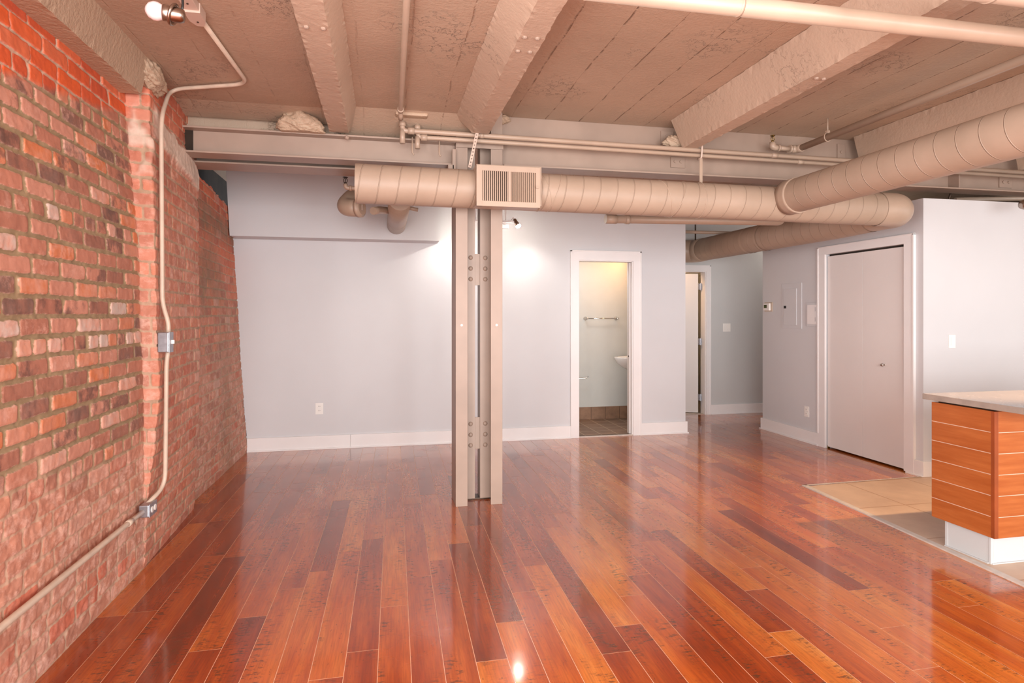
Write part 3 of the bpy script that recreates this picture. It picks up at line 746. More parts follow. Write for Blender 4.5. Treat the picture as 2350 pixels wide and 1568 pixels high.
# ------------------------------------------------------------------ steel beams
def ibeam(name, label, x0, x1, ya, yb, z0, z1, web, ft=0.012):
    t = thing(name, label, 'beam', ((x0 + x1) / 2, (ya + yb) / 2, z0))
    bm = B(); box(bm, x0, x1, ya, yb, z0, z0 + ft, 0.002); obj('bottom_flange', bm, 'steel', t)
    bm = B(); box(bm, x0, x1, web - 0.006, web + 0.006, z0 + ft, z1 - ft, 0.0); wb = obj('web', bm, 'steel', t)
    bm = B(); box(bm, x0, x1, ya, yb, z1 - ft, z1, 0.002); obj('top_flange', bm, 'steel', t)
    return t, wb
t, wb = ibeam('steel_beam', 'taupe steel I-beam running from the brick wall to the left side of the column', -1.36, 0.515, 4.415, 4.58, 2.488, 2.664, 4.50)
bm = B(); lathe(bm, (-0.25, 4.4148, 2.642), (0, -1, 0), [(0, 0.016), (0.01, 0.014), (0.018, 0.006)], 12); obj('bolt', bm, 'steel', wb)
bm = B(); box(bm, -1.33, -1.262, 4.485, 4.4935, 2.50, 2.652); obj('black_end', bm, 'dark_void', wb, label='black beam end by the brick')  # near-black plate over the web next to the brick
t, wb = ibeam('steel_beam', 'second taupe I-beam tucked behind the beam left of the column', -1.45, 0.515, 4.69, 4.93, 2.486, 2.72, 4.81)
bm = B(); box(bm, -1.44, -1.375, 4.955, 4.97, 2.36, 2.50, 0.004); obj('end_bracket', bm, 'joist', t)
t, wb = ibeam('steel_beam', 'deep taupe steel beam running right from the column behind the long duct', 0.868, 8.94, 4.40, 4.58, 2.50, 2.92, 4.53)
bm = B(); box(bm, 0.46, 0.50, 4.38, 4.60, 2.47, 2.56, 0.006); obj('column_bracket', bm, 'steel', t) if False else bm.free()
for (x0, x1, z0, z1, bolts) in ((2.165, 2.275, 2.76, 2.87, [(2.215, 2.83)]), (2.25, 2.372, 2.583, 2.668, [(2.285, 2.63), (2.335, 2.63)]), (3.785, 3.86, 2.72, 2.86, [(3.82, 2.79)]), (5.48, 5.62, 2.56, 2.66, [(5.52, 2.61), (5.58, 2.61)])):
    bm = B(); box(bm, x0, x1, 4.512, 4.524, z0, z1, 0.002); c = obj('clip_plate', bm, 'steel', wb)
for x in (4.93,):
    bm = B(); box(bm, x, x + 0.01, 4.42, 4.524, 2.512, 2.90); obj('stiffener', bm, 'steel', wb)
for bx, bz in ((2.215, 2.83), (2.285, 2.63), (2.335, 2.63), (3.82, 2.79), (5.52, 2.61), (5.58, 2.61)):
    bm = B(); cyl(bm, (bx, 4.513, bz), (bx, 4.503, bz), 0.013, 6); obj('bolt', bm, 'steel', wb)
bm = B(); box(bm, 0.455, 0.50, 4.39, 4.60, 2.44, 2.487, 0.004); box(bm, 0.485, 0.512, 4.39, 4.43, 2.44, 2.60, 0.004)
tag(obj('beam_seat', bm, 'steel'), 'small taupe bracket under the left beam where it meets the column', 'bracket')
# concrete casing above the beams
bm = B(); box(bm, -1.6, 0.52, 4.56, 5.0, 2.665, 2.92); struct(obj('trim_3', bm, 'slab'))

# ------------------------------------------------------------------ concrete joists
def joist(label, poly, y0, y1, seed, bolts=()):
    bm = B(); prism_y(bm, poly, y0, y1, 0.03, 0.0025, 5, seed)
    o = tag(obj('concrete_joist', bm, 'joist'), label, 'ceiling joist', 'concrete ceiling joists')
    for (x, y, z) in bolts:
        b = B(); lathe(b, (x, y, z + 0.004), (0, 0, -1), [(0, 0.012), (0.010, 0.012), (0.014, 0.006)], 8); obj('bolt', b, 'steel', o)
    return o
joist('painted concrete joist left of the sprinkler drop pipe, ending on the left I-beam', [(-0.368, 2.68), (-0.240, 2.68), (-0.180, 2.799), (-0.298, 2.799)], -2.5, 4.45, 1, [(-0.335, 2.83, 2.68), (-0.262, 2.83, 2.68)])
joist('painted concrete joist with four bolts, ending on top of the column', [(0.615, 2.69), (0.735, 2.69), (0.755, 2.799), (0.50, 2.799)], -2.5, 4.30, 2, [(0.64, 2.75, 2.69), (0.70, 2.75, 2.69), (0.64, 2.9, 2.69), (0.70, 2.9, 2.69)])
joist('painted concrete joist right of the column, between the column and the sprinkler branch', [(2.26, 2.69), (2.375, 2.69), (2.42, 2.898), (2.165, 2.898)], -2.5, 4.36, 3, [(2.30, 2.9, 2.69), (2.345, 2.9, 2.69)])
joist('painted concrete joist above the thick duct near the right edge', [(3.93, 2.69), (4.05, 2.69), (4.10, 2.898), (3.87, 2.898)], -2.5, 4.45, 4)
joist('short piece of concrete joist at the far right edge of the photo', [(5.55, 2.69), (5.68, 2.69), (5.73, 2.898), (5.5, 2.898)], -2.5, 4.42, 5)
bm = B(); prism_y(bm, [(-1.42, 2.60), (-1.285, 2.60), (-1.235, 2.84), (-1.42, 2.84)], -2.5, 3.66, 0.03, 0.0025, 5, 6)
tag(obj('concrete_edge_beam', bm, 'rough_concrete'), 'painted concrete edge beam along the top of the brick wall', 'beam')
def lump(name, label, c, r, seed, sub=5, fl=None, parent=None):
    bm = B(); bmesh.ops.create_icosphere(bm, subdivisions=sub, radius=1)
    co = np.array([v.co[:] for v in bm.verts])
    n = vnoise(co[:, 0] * 1.0 + co[:, 2] * .7 + 9, co[:, 1] + co[:, 2] * 0.6 + 5, 1.8, seed, 5)
    n = n + 0.5 * np.abs(vnoise(co[:, 0] + co[:, 2] * .9 + 3, co[:, 1] - co[:, 2] * 0.8 + 7, 5.0, seed + 9, 4) - 0.5) * 1.6 - 0.1
    for v, k in zip(bm.verts, n):
        p = v.co * (0.66 + 0.62 * k)
        if fl: p = fl(p)
        v.co = Vector((c[0] + p.x * r[0], c[1] + p.y * r[1], c[2] + p.z * r[2]))
    o = obj(name, bm, 'rough_concrete', parent, True)
    if label: tag(o, label, 'concrete')
    return o
lump('concrete_lump', 'rough concrete lump hanging between ceiling and left I-beam beside the first joist', (-0.56, 4.42, 2.715), (0.155, 0.11, 0.085), 41, fl=lambda p: Vector((p.x * (1.0 - 0.32 * max(p.z, 0)) + 0.12 * min(p.z, 0) * -1, p.y, max(p.z, -0.62) * 1.1)))
lump('concrete_patch', 'crumbling concrete at the end of the edge beam above the brick pilaster', (-1.27, 3.76, 2.735), (0.06, 0.16, 0.085), 42)
lump('concrete_patch', 'crumbled concrete at the ceiling right of the joist over the column', (0.87, 4.50, 2.87), (0.07, 0.05, 0.035), 43)
lump('concrete_patch', 'broken concrete at the end of the joist right of the column', (2.27, 4.42, 2.76), (0.12, 0.05, 0.06), 44)

# ------------------------------------------------------------------ ducts
def fitting_ring(bm, p, d, r, wdt=0.02):
    p = Vector(p); d = Vector(d).normalized(); cyl(bm, p - d * wdt / 2, p + d * wdt / 2, r, 48, cap=True)
R = 0.133
def line(a, b, n): return [Vector(a).lerp(Vector(b), k / n) for k in range(n + 1)]
t = thing('spiral_duct', 'long taupe spiral duct crossing in front of the column, with an open left end', 'duct', (1.9, 4.25, 2.27), 'spiral ducts')
bm = B(); tube(bm, line((-0.185, 4.25, 2.290), (3.93, 4.25, 2.262), 40), R, 56, cap=False)
tube(bm, line((-0.184, 4.25, 2.290), (0.2, 4.25, 2.288), 2), R - 0.003, 56, cap=False); obj('duct_tube', bm, 'duct', t, 'keep')
bm = B(); cyl(bm, (-0.170, 4.25, 2.29), (-0.166, 4.25, 2.29), R - 0.002, 48); obj('end_cap', bm, 'pipe', t, 'keep')
bm = B(); tube(bm, bend([(3.92, 4.25, 2.262), (4.16, 4.25, 2.262), (4.16, 4.58, 2.262)], 0.2, 14), R + 0.003, 56, cap=False); obj('elbow', bm, 'pipe', t, 'keep')
for x, rr in ((0.62, 0.0022), (1.085, 0.0035), (1.135, 0.002), (1.20, 0.003), (2.34, 0.004), (2.05, 0.003), (2.16, 0.003)):
    tilt = 0.0 if x in (0.62, 1.085, 2.34) else random.choice((-0.35, 0.3))
    bm = B(); p = Vector((x, 4.25, 2.284)); d = Vector((1, 0, tilt)).normalized()
    # a standing seam, bent around the round duct
    pts = []
    for k in range(49):
        a = 2 * math.pi * k / 48; q = Vector((0, math.sin(a), math.cos(a))) * (R + 0.0005)
        pts.append(Vector((x - q.z * tilt, 4.25 + q.y, 2.290 - 0.0068 * (x + .185) + q.z)))
    tube(bm, pts, rr, 6, cap=False); obj('seam_ring', bm, 'pipe', t, 'keep')
t = thing('spiral_duct', 'taupe spiral duct branching from the long duct toward the upper right corner', 'duct', (3.04, 2.0, 2.3), 'spiral ducts')
bm = B(); tube(bm, line((3.04, 4.135, 2.30), (3.04, -2.5, 2.30), 40), 0.127, 56, cap=False); obj('duct_tube', bm, 'duct2', t, 'keep')
bm = B()
tube(bm, bend([(3.04, 4.13, 2.30), (3.04, 4.06, 2.30), (3.04, 4.02, 2.30)], 0.02, 2), 0.134, 48, cap=True); obj('collar', bm, 'pipe', t, 'keep')
t = thing('spiral_duct', 'taupe spiral duct returning from the elbow toward the hallway door', 'duct', (4.13, 6.0, 2.262), 'spiral ducts')
bm = B(); tube(bm, line((4.158, 4.54, 2.262), (4.13, 7.35, 2.262), 24), 0.148, 56, cap=False, rf=lambda L: 0.139 + min(0.009, L * 0.02)); obj('duct_tube', bm, 'duct', t, 'keep')
bm = B(); tube(bm, bend([(4.13, 7.34, 2.262), (4.13, 7.60, 2.262), (3.80, 7.62, 2.262)], 0.22, 12), 0.152, 48, cap=True); obj('elbow', bm, 'pipe', t, 'keep')
for y_ in (6.03, 6.31):
    bm = B(); cyl(bm, (4.143, y_ + .02, 2.262), (4.143, y_ - .02, 2.262), 0.1525, 48, cap=False); obj('coupling', bm, 'pipe', t, 'keep')
# register box
t = thing('air_register', 'rectangular taupe air grille box mounted on the front of the long duct before the column', 'air vent', (0.84, 4.1, 2.14))
bm = B(); box(bm, 0.612, 1.066, 4.07, 4.24, 2.150, 2.420, 0.003); obj('plenum_box', bm, 'pipe', t)
bm = B()
fx0, fx1, fz0, fz1, fy = 0.610, 1.052, 2.135, 2.412, 4.05
gx0, gx1, gz0, gz1 = 0.652, 1.020, 2.172, 2.374
gm = 0.836
box(bm, fx0, gx0, fy, fy + 0.02, fz0, fz1, 0.003); box(bm, gx1, fx1, fy, fy + 0.02, fz0, fz1, 0.003)
box(bm, fx0, fx1, fy + 0.0005, fy + 0.02, fz0, gz0, 0.003); box(bm, fx0, fx1, fy + 0.0005, fy + 0.02, gz1, fz1, 0.003); box(bm, gm - 0.008, gm + 0.008, fy + 0.001, fy + 0.02, gz0, gz1)
obj('frame', bm, 'pipe', t)
bm = B(); box(bm, gx0 - .002, gx1 + .002, fy + 0.018, fy + 0.021, gz0 - .002, gz1 + .002); obj('louver_shade_sheet', bm, 'dark_void', t, label='dark sheet painting the shade behind the louvers')  # dark sheet puts the grille's inner shade into colour
for a, b, ang in ((gx0, gm - 0.008, 6), (gm + 0.008, gx1, -35)):
    bm = B(); n = 13
    for k in range(n):
        cx = a + (b - a) * (k + 0.5) / n
        b2 = B(); box(b2, -0.0033, 0.0033, -0.007, 0.007, gz0, gz1)
        bmesh.ops.rotate(b2, verts=b2.verts, cent=(0, 0, 0), matrix=Matrix.Rotation(math.radians(ang), 3, 'Z'))
        bmesh.ops.translate(b2, verts=b2.verts, vec=(cx, fy + 0.009, 0))
        me = bpy.data.meshes.new('tmp'); b2.to_mesh(me); b2.free(); bm.from_mesh(me); bpy.data.meshes.remove(me)
    obj('louver_bank', bm, 'pipe', t)
bm = B(); box(bm, 1.018, 1.040, fy - 0.010, fy + 0.004, 2.268, 2.276, 0.002); cyl(bm, (1.022, fy - 0.012, 2.28), (1.022, fy, 2.28), 0.005, 10); obj('lever', bm, 'pipe', t)

# ------------------------------------------------------------------ pipes
def pipe(name, label, pts, r, mat='pipe', rad=0.05, cat='pipe', seg=20, couplings=(), group=None):
    bm = B(); P = bend(pts, rad, 8) if len(pts) > 2 else line(pts[0], pts[1], 2)
    tube(bm, P, r, seg)
    o = obj(name, bm, mat, None, 'keep')
    if group: tag(o, label, cat, group)
    else: tag(o, label, cat)
    for (p, d, l, rr) in couplings:
        b = B(); p = Vector(p); d = Vector(d).normalized(); cyl(b, p - d * l / 2, p + d * l / 2, rr, seg); obj('coupling', b, mat, o, 'keep')
    return o
pipe('drop_pipe', 'thin taupe pipe running along the ceiling toward the viewer between two joists', [(0.053, -2.5, 2.76), (0.111, 4.12, 2.76), (0.114, 4.18, 2.72)], 0.0155, couplings=[((0.111, 4.10, 2.76), (0, 1, 0), 0.03, 0.021)])
pipe('water_pipe', 'upper taupe pipe of the pair running right along the deep beam', [(0.13, 4.40, 2.79), (0.13, 4.33, 2.75), (0.13, 4.33, 2.69), (0.30, 4.33, 2.692), (6.2, 4.33, 2.652)], 0.0175, rad=0.05, couplings=[((0.19, 4.33, 2.692), (1, 0, 0), 0.045, 0.024), ((0.13, 4.33, 2.735), (0, 0, 1), 0.03, 0.023), ((3.05, 4.33, 2.673), (1, 0, 0), 0.05, 0.0195), ((0.69, 4.33, 2.689), (1, 0, 0), 0.03, 0.020)])
pipe('water_pipe', 'lower taupe pipe of the pair running right along the deep beam', [(0.235, 4.42, 2.77), (0.235, 4.35, 2.74), (0.235, 4.35, 2.655), (0.36, 4.35, 2.657), (6.2, 4.35, 2.620)], 0.0160, rad=0.05, couplings=[((0.28, 4.35, 2.656), (1, 0, 0), 0.045, 0.023), ((0.235, 4.35, 2.725), (0, 0, 1), 0.03, 0.022), ((3.3, 4.35, 2.638), (1, 0, 0), 0.05, 0.018)])
bm = B(); tube(bm, bend([(0.13, 4.33, 2.70), (0.13, 4.33, 2.60)], .02), 0.019, 14); tag(obj('pipe_stub', bm, 'pipe', None, 'keep'), 'short capped stub under the first elbow of the pipe pair', 'pipe')
bm = B(); tube(bm, line((0.235, 4.35, 2.66), (0.235, 4.35, 2.575), 2), 0.018, 14); tag(obj('pipe_stub', bm, 'pipe', None, 'keep'), 'short capped stub under the second elbow of the pipe pair', 'pipe')
for x, lab in ((0.20, 'thin hook hanging between the two pipe stubs left of the column'), (0.39, 'thin hook hanging right of the two pipe stubs left of the column')):
    bm = B(); tube(bm, bend([(x, 4.37, 2.66), (x, 4.37, 2.55), (x + 0.012, 4.37, 2.535)], 0.01, 4), 0.005, 8); tag(obj('pipe_hook', bm, 'pipe', None, 'keep'), lab, 'hook')
bm = B(); box(bm, 0.08, 0.30, 4.24, 4.33, 2.772, 2.798, 0.01); tag(obj('ceiling_flange', bm, 'rough_concrete'), 'rough painted flange where the pipe pair enters the ceiling', 'flange')
pipe('water_main', 'thick pale pipe crossing the ceiling at the upper right', [(0.70, 2.06, 2.557), (6.0, 2.02, 2.557)], 0.036, couplings=[((1.30, 2.056, 2.557), (1, 0, 0), 0.012, 0.0375)])
pipe('water_main', 'thicker pale pipe cutting the top right corner of the ceiling', [(1.55, 1.70, 2.52), (6.0, 1.67, 2.52)], 0.048, couplings=[((2.03, 1.70, 2.52), (1, 0, 0), 0.012, 0.050)])
# sprinkler branch
t = thing('sprinkler_pipe', 'taupe sprinkler pipe hung from the ceiling with an upright bronze head at its end', 'pipe', (3.31, 3.0, 2.75))
bm = B(); tube(bm, line((3.31, -2.5, 2.755), (3.31, 4.40, 2.755), 4), 0.026, 20); obj('pipe_run', bm, 'pipe', t, 'keep')
bm = B(); tube(bm, bend([(3.31, 4.34, 2.755), (3.31, 4.40, 2.755), (3.245, 4.40, 2.755)], 0.04, 8), 0.031, 20); obj('elbow', bm, 'pipe', t, 'keep')
bm = B(); cyl(bm, (3.25, 4.40, 2.755), (3.11, 4.40, 2.757), 0.019, 16); cyl(bm, (3.255, 4.40, 2.755), (3.235, 4.40, 2.755), 0.033, 18); obj('short_nipple', bm, 'pipe', t, 'keep')
bm = B(); tube(bm, bend([(3.13, 4.40, 2.757), (3.085, 4.40, 2.757), (3.085, 4.40, 2.80)], 0.035, 8), 0.025, 18); cyl(bm, (3.13, 4.40, 2.757), (3.145, 4.40, 2.757), 0.029, 18); obj('elbow', bm, 'pipe', t, 'keep')
def sprinkler_head(parent, x, y, z, up=1, mat='brass'):
    bm = B(); s = up
    cyl(bm, (x, y, z), (x, y, z + s * 0.012), 0.011, 10)
    for k in (-1, 1): tube(bm, bend([(x + k * 0.009, y, z + s * .01), (x + k * 0.017, y, z + s * 0.03), (x + k * 0.004, y, z + s * 0.052)], 0.012, 5), 0.003, 6)
    cyl(bm, (x, y, z + s * 0.012), (x, y, z + s * 0.048), 0.004, 8, 0.003); cyl(bm, (x, y, z + s * 0.052), (x, y, z + s * 0.055), 0.021, 16)
    return obj('sprinkler_head', bm, mat, parent, 'keep')
sprinkler_head(t, 3.085, 4.40, 2.80)
t = thing('rod_hanger', 'thin threaded rod holding the sprinkler branch pipe to the ceiling', 'hanger', (3.31, 4.05, 2.78))
bm = B(); cyl(bm, (3.31, 4.05, 2.79), (3.31, 4.05, 2.9), 0.005, 8); obj('rod', bm, 'pipe', t, 'keep')
bm = B(); tube(bm, [Vector((3.31 + 0.029 * math.sin(a), 4.05, 2.757 + 0.033 * math.cos(a))) for a in [k * math.pi / 10 for k in range(21)]], 0.004, 6); box(bm, 3.298, 3.322, 4.038, 4.062, 2.782, 2.806, 0.002); obj('clevis_ring', bm, 'pipe', t, 'keep')
# left sprinkler + soffit pipes
t = thing('sprinkler_pipe', 'short sprinkler pipe with upright head beside the open end of the long duct', 'pipe', (-0.27, 5.0, 2.40))
bm = B(); tube(bm, bend([(0.0, 5.0, 2.408), (-0.29, 5.0, 2.408), (-0.295, 5.0, 2.44)], 0.03, 8), 0.017, 16); cyl(bm, (-0.245, 5, 2.408), (-0.265, 5, 2.408), 0.022, 16); obj('pipe_run', bm, 'pipe', t, 'keep')
sprinkler_head(t, -0.295, 5.0, 2.438, mat='dark_metal')
t = thing('drain_pipe', 'large taupe elbow pipe with a cleanout plug below the open duct end', 'pipe', (-0.28, 5.2, 2.2))
bm = B(); tube(bm, bend([(0.0, 5.55, 2.90), (-0.02, 5.5, 2.45), (-0.24, 5.34, 2.42), (-0.325, 5.2, 2.285), (-0.18, 5.13, 2.275)], 0.09, 10), 0.072, 32); obj('elbow', bm, 'pipe', t, 'keep')
bm = B(); lathe(bm, (-0.205, 5.14, 2.276), (1, -0.55, 0.03), [(0, 0.078), (0.03, 0.079), (0.032, 0.06), (0.04, 0.058)], 32); cap = obj('cleanout_cap', bm, 'pipe', t, 'keep')
bm = B(); box(bm, -0.175, -0.165, 5.095, 5.105, 2.25, 2.30, 0.002); obj('square_lug', bm, 'steel', cap)
pipe('vent_pipe', 'round taupe vent pipe passing behind the long duct into the soffit', [(0.13, 4.95, 2.33), (0.13, 6.41, 2.325)], 0.094, seg=40, couplings=[((0.13, 6.02, 2.327), (0, 1, 0), 0.006, 0.0955)])
pipe('drain_stub', 'small bent taupe pipe left of the vent pipe', [(0.06, 5.5, 2.32), (-0.03, 5.35, 2.30), (-0.085, 5.25, 2.275)], 0.032, rad=0.05)
pipe('drain_stub', 'short thin taupe stub right of the vent pipe', [(0.19, 5.2, 2.305), (0.285, 5.2, 2.287)], 0.016)
pipe('drain_pipe', 'horizontal taupe pipe peeking out under the long duct above the bathroom door', [(1.93, 5.0, 2.232), (3.6, 5.0, 2.262), (3.6, 5.0, 2.90)], 0.036, couplings=[((1.93, 5.0, 2.232), (1, 0, 0), 0.10, 0.040), ((2.08, 5.0, 2.233), (1, 0, 0), 0.04, 0.039)])
pipe('hall_pipe', 'thin dark pipe crossing high in the hallway', [(3.53, 7.0, 2.436), (8.9, 7.0, 2.45)], 0.020)
pipe('rod_hanger', 'thin dark rod hanging above the return duct in the hallway', [(3.92, 7.18, 2.92), (3.92, 7.18, 2.36)], 0.009, 'dark_metal', cat='hanger', seg=8)
pipe('rod_hanger', 'black threaded rod above the kitchen wall near the right edge', [(5.03, 4.62, 2.41), (5.09, 4.62, 2.60)], 0.010, 'dark_metal', cat='hanger', seg=8)
pipe('wall_top_pipe', 'pale pipe lying over the kitchen wall at the right edge', [(5.2, 4.7, 2.47), (8.9, 4.2, 2.60)], 0.022)
# perforated strap
bm = B(); a = Vector((0.655, 4.29, 2.715)); b = Vector((0.585, 4.20, 2.425)); d = (b - a).normalized(); s = Vector((1, 0, 0)); s = (s - d * s.dot(d)).normalized(); nn = d.cross(s)
n = 11; Lh = (b - a).length / n
for k in range(n):
    c0 = a + d * Lh * k
    for u0, u1, v0, v1 in ((-.011, -.0045, 0, 1), (.0045, .011, 0, 1), (-.0045, .0045, 0, .3), (-.0045, .0045, .7, 1)):
        for off in (-0.0008, 0.0008):
            quad(bm, [c0 + s * u0 + d * Lh * v0 + nn * off, c0 + s * u1 + d * Lh * v0 + nn * off, c0 + s * u1 + d * Lh * v1 + nn * off, c0 + s * u0 + d * Lh * v1 + nn * off])
tag(obj('perforated_strap', bm, 'raceway'), 'perforated metal strap hanging from the pipe pair above the air grille', 'strap')
bm = B(); box(bm, 2.40, 2.425, 4.33, 4.335, 2.40, 2.62, 0.001); tag(obj('hanger_strap', bm, 'pipe'), 'flat strap from the pipe pair down to the long duct right of the column', 'strap')
bm = B(); tube(bm, bend([(2.405, 4.34, 2.78), (2.405, 4.30, 2.72), (2.405, 4.31, 2.61), (2.405, 4.37, 2.62)], 0.03, 6), 0.007, 8); tag(obj('pipe_hook', bm, 'raceway', None, 'keep'), 'pale hook holding the pipe pair at the end of the joist right of the column', 'hook')

# ------------------------------------------------------------------ conduit run on the brick pilaster
pipe('wall_conduit', 'cream conduit bending from the ceiling down the brick pilaster to the metal switch box', [(-0.826, 3.06, 2.772), (-0.785, 3.86, 2.772), (-1.262, 4.03, 2.765), (-1.228, 3.78, 2.52), (-1.218, 3.765, 1.47), (-1.185, 3.76, 1.36), (-1.185, 3.76, 1.29)], 0.0115, 'conduit', 0.10, 'conduit', 14)
pipe('wall_conduit', 'cream conduit between the switch box and the low outlet box on the brick', [(-1.185, 3.76, 1.21), (-1.195, 3.76, 1.13), (-1.20, 3.77, 0.9), (-1.215, 3.80, 0.43), (-1.255, 3.65, 0.375)], 0.0115, 'conduit', 0.09, 'conduit', 14)
pipe('wall_conduit', 'cream conduit running from the low outlet box down toward the lower left corner', [(-1.258, 3.60, 0.350), (-1.258, 3.4, 0.352), (-1.262, 2.30, 0.350), (-1.262, 1.0, 0.35)], 0.0135, 'conduit', 0.05, 'conduit', 14, couplings=[((-1.258, 3.42, 0.352), (0, 1, 0), 0.05, 0.016)])
t = thing('junction_box', 'grey metal switch box on the conduit halfway up the brick pilaster', 'junction box', (-1.2, 3.75, 1.2))
bm = B(); box(bm, -1.225, -1.170, 3.712, 3.777, 1.195, 1.305, 0.004); obj('box_body', bm, 'galv', t)
bm = B(); box(bm, -1.170, -1.165, 3.712, 3.782, 1.193, 1.307, 0.002); cv = obj('cover_plate', bm, 'galv', t)
bm = B(); box(bm, -1.166, -1.150, 3.744, 3.754, 1.240, 1.262, 0.002); obj('toggle', bm, 'plastic', cv)
t = thing('outlet_box', 'grey metal duplex outlet box low on the brick wall', 'outlet', (-1.25, 3.64, 0.31))
bm = B(); box(bm, -1.275, -1.225, 3.585, 3.70, 0.320, 0.385, 0.006); obj('box_body', bm, 'galv', t)
bm = B(); box(bm, -1.226, -1.222, 3.588, 3.698, 0.318, 0.388, 0.002); pl = obj('cover_plate', bm, 'galv', t)
for y in (3.622, 3.664):
    bm = B(); lathe(bm, (-1.222, y, 0.353), (1, 0, 0), [(0, 0.0165), (0.003, 0.0165), (0.0035, 0.015)], 18); rc = obj('receptacle', bm, 'plastic', pl, 'keep')
t = thing('raceway_fitting', 'pinkish white raceway box on the ceiling where the conduit starts', 'raceway', (-0.84, 2.8, 2.74))
bm = B(); box(bm, -0.862, -0.802, 2.2, 2.96, 2.755, 2.79, 0.003); obj('channel', bm, 'raceway', t)
bm = B(); P = [(-0.866, 2.94), (-0.798, 2.94), (-0.798, 3.03), (-0.818, 3.075), (-0.846, 3.075), (-0.866, 3.03)]
a = [bm.verts.new((x, y, 2.745)) for x, y in P]; b = [bm.verts.new((x, y, 2.79)) for x, y in P]
bm.faces.new(a[::-1]); bm.faces.new(b)
for k in range(6): bm.faces.new((a[k], a[(k + 1) % 6], b[(k + 1) % 6], b[k]))
bmesh.ops.recalc_face_normals(bm, faces=bm.faces); hd = obj('end_box', bm, 'raceway', t)
for y in (2.88, 3.03):
    bm = B(); cyl(bm, (-0.832, y, 2.7548 if y < 2.94 else 2.7448), (-0.832, y, 2.752 if y < 2.94 else 2.742), 0.0045, 8); obj('screw', bm, 'dark_metal', hd)

# ------------------------------------------------------------------ lamps
t = thing('spotlight', 'unlit ceiling spotlight with frosted bulb and brushed nickel housing, top left', 'lamp', (-0.79, 2.5, 2.54))
bd = Vector((-1, -0.12, 0.06)).normalized(); c = Vector((-0.774, 2.47, 2.518))
bm = B(); lathe(bm, c + bd * 0.012, bd, [(0, 0.022), (0.012, 0.026), (0.026, 0.0325), (0.040, 0.033), (0.056, 0.026), (0.066, 0.012), (0.069, 0.001)], 28); obj('bulb', bm, 'frost', t, 'keep', label='frosted white bulb')
bm = B(); lathe(bm, c + bd * 0.022, -bd, [(0, 0.028), (0.004, 0.030), (0.02, 0.029), (0.058, 0.026), (0.070, 0.022), (0.074, 0.010)], 28); obj('housing', bm, 'nickel', t, 'keep')
bm = B(); s = Vector((0.25, 0.05, 1)).normalized()
uu = Vector((0, 1, 0)); ww = Vector((0.35, 0, 1)).normalized()
pts = [c - bd * 0.012 + uu * (0.036 * math.cos(a)) + ww * (0.036 * math.sin(a)) for a in [2 * math.pi * k / 28 for k in range(29)]]
tube(bm, pts, 0.006, 8); obj('yoke_ring', bm, 'nickel', t, 'keep')
for k, x in enumerate((-0.79, -0.755)):
    bm = B(); cyl(bm, (x, 2.44, 2.56), (x, 2.43, 2.79), 0.0022, 6); obj('stem_wire', bm, 'brass', t, 'keep')
bm = B(); tube(bm, bend([c - bd * 0.04 + Vector((0, 0, .015)), c - bd * 0.045 + Vector((0, 0, .055)), c - bd * 0.03 + Vector((0, 0, .11)), Vector((-0.76, 2.45, 2.79))], 0.03, 6), 0.0045, 8); obj('power_cable', bm, 'black', t, 'keep')

t = thing('track_light', 'wall-washing spotlight fixture behind the column, lamp switched on', 'lamp', (1.1, 6.25, 2.3))
bm = B(); box(bm, 0.84, 1.336, 6.23, 6.27, 2.364, 2.386, 0.003); obj('bar', bm, 'white', t)
bm = B(); box(bm, 1.19, 1.293, 6.29, 6.33, 2.31, 2.353, 0.004); box(bm, 1.23, 1.25, 6.24, 6.31, 2.345, 2.38); obj('transformer', bm, 'white', t)
for x in (0.93, 1.25):
    bm = B(); cyl(bm, (x, 6.25, 2.38), (x, 6.25, 2.92), 0.006, 8); obj('hanger_stem', bm, 'white', t, 'keep')
for (x, tx, lab) in ((1.40, 1.55, 1), (0.90, 0.68, 2)):
    d = Vector((0.42 if lab == 1 else -0.3, -0.12 if lab == 1 else 0.35, -0.75)).normalized(); p = Vector((x - 0.06 if lab == 1 else x, 6.25, 2.405 if lab == 1 else 2.37))
    bm = B(); lathe(bm, p, d, [(0, 0.012), (0.004, 0.019), (0.05, 0.021), (0.056, 0.024), (0.075, 0.025)], 20); hd = obj('lamp_head', bm, 'nickel', t, 'keep')
    bm = B(); lathe(bm, p + d * 0.0755, d, [(0, 0.0245), (0.012, 0.026), (0.024, 0.021), (0.028, 0.004)], 20); obj('lamp_glass', bm, 'lit', hd, 'keep', label='glowing lamp glass')
    bm = B(); tube(bm, bend([(x - 0.10, 6.25, 2.38), (x - 0.07, 6.25, 2.42), p + Vector((0, 0, 0.004))], 0.03, 6), 0.004, 8); obj('arm', bm, 'chrome', t, 'keep')
t = thing('spotlight', 'dull metal spotlight cut by the right edge, in front of the kitchen wall', 'lamp', (5.3, 4.1, 2.3))
bm = B(); lathe(bm, (5.22, 4.12, 2.325), (1, -0.2, 0.05), [(0, 0.012), (0.006, 0.034), (0.03, 0.042), (0.12, 0.042), (0.14, 0.03)], 24); obj('housing', bm, 'nickel', t, 'keep')
bm = B(); cyl(bm, (5.30, 4.1, 2.36), (5.30, 4.1, 2.9), 0.006, 8); obj('stem', bm, 'nickel', t, 'keep')

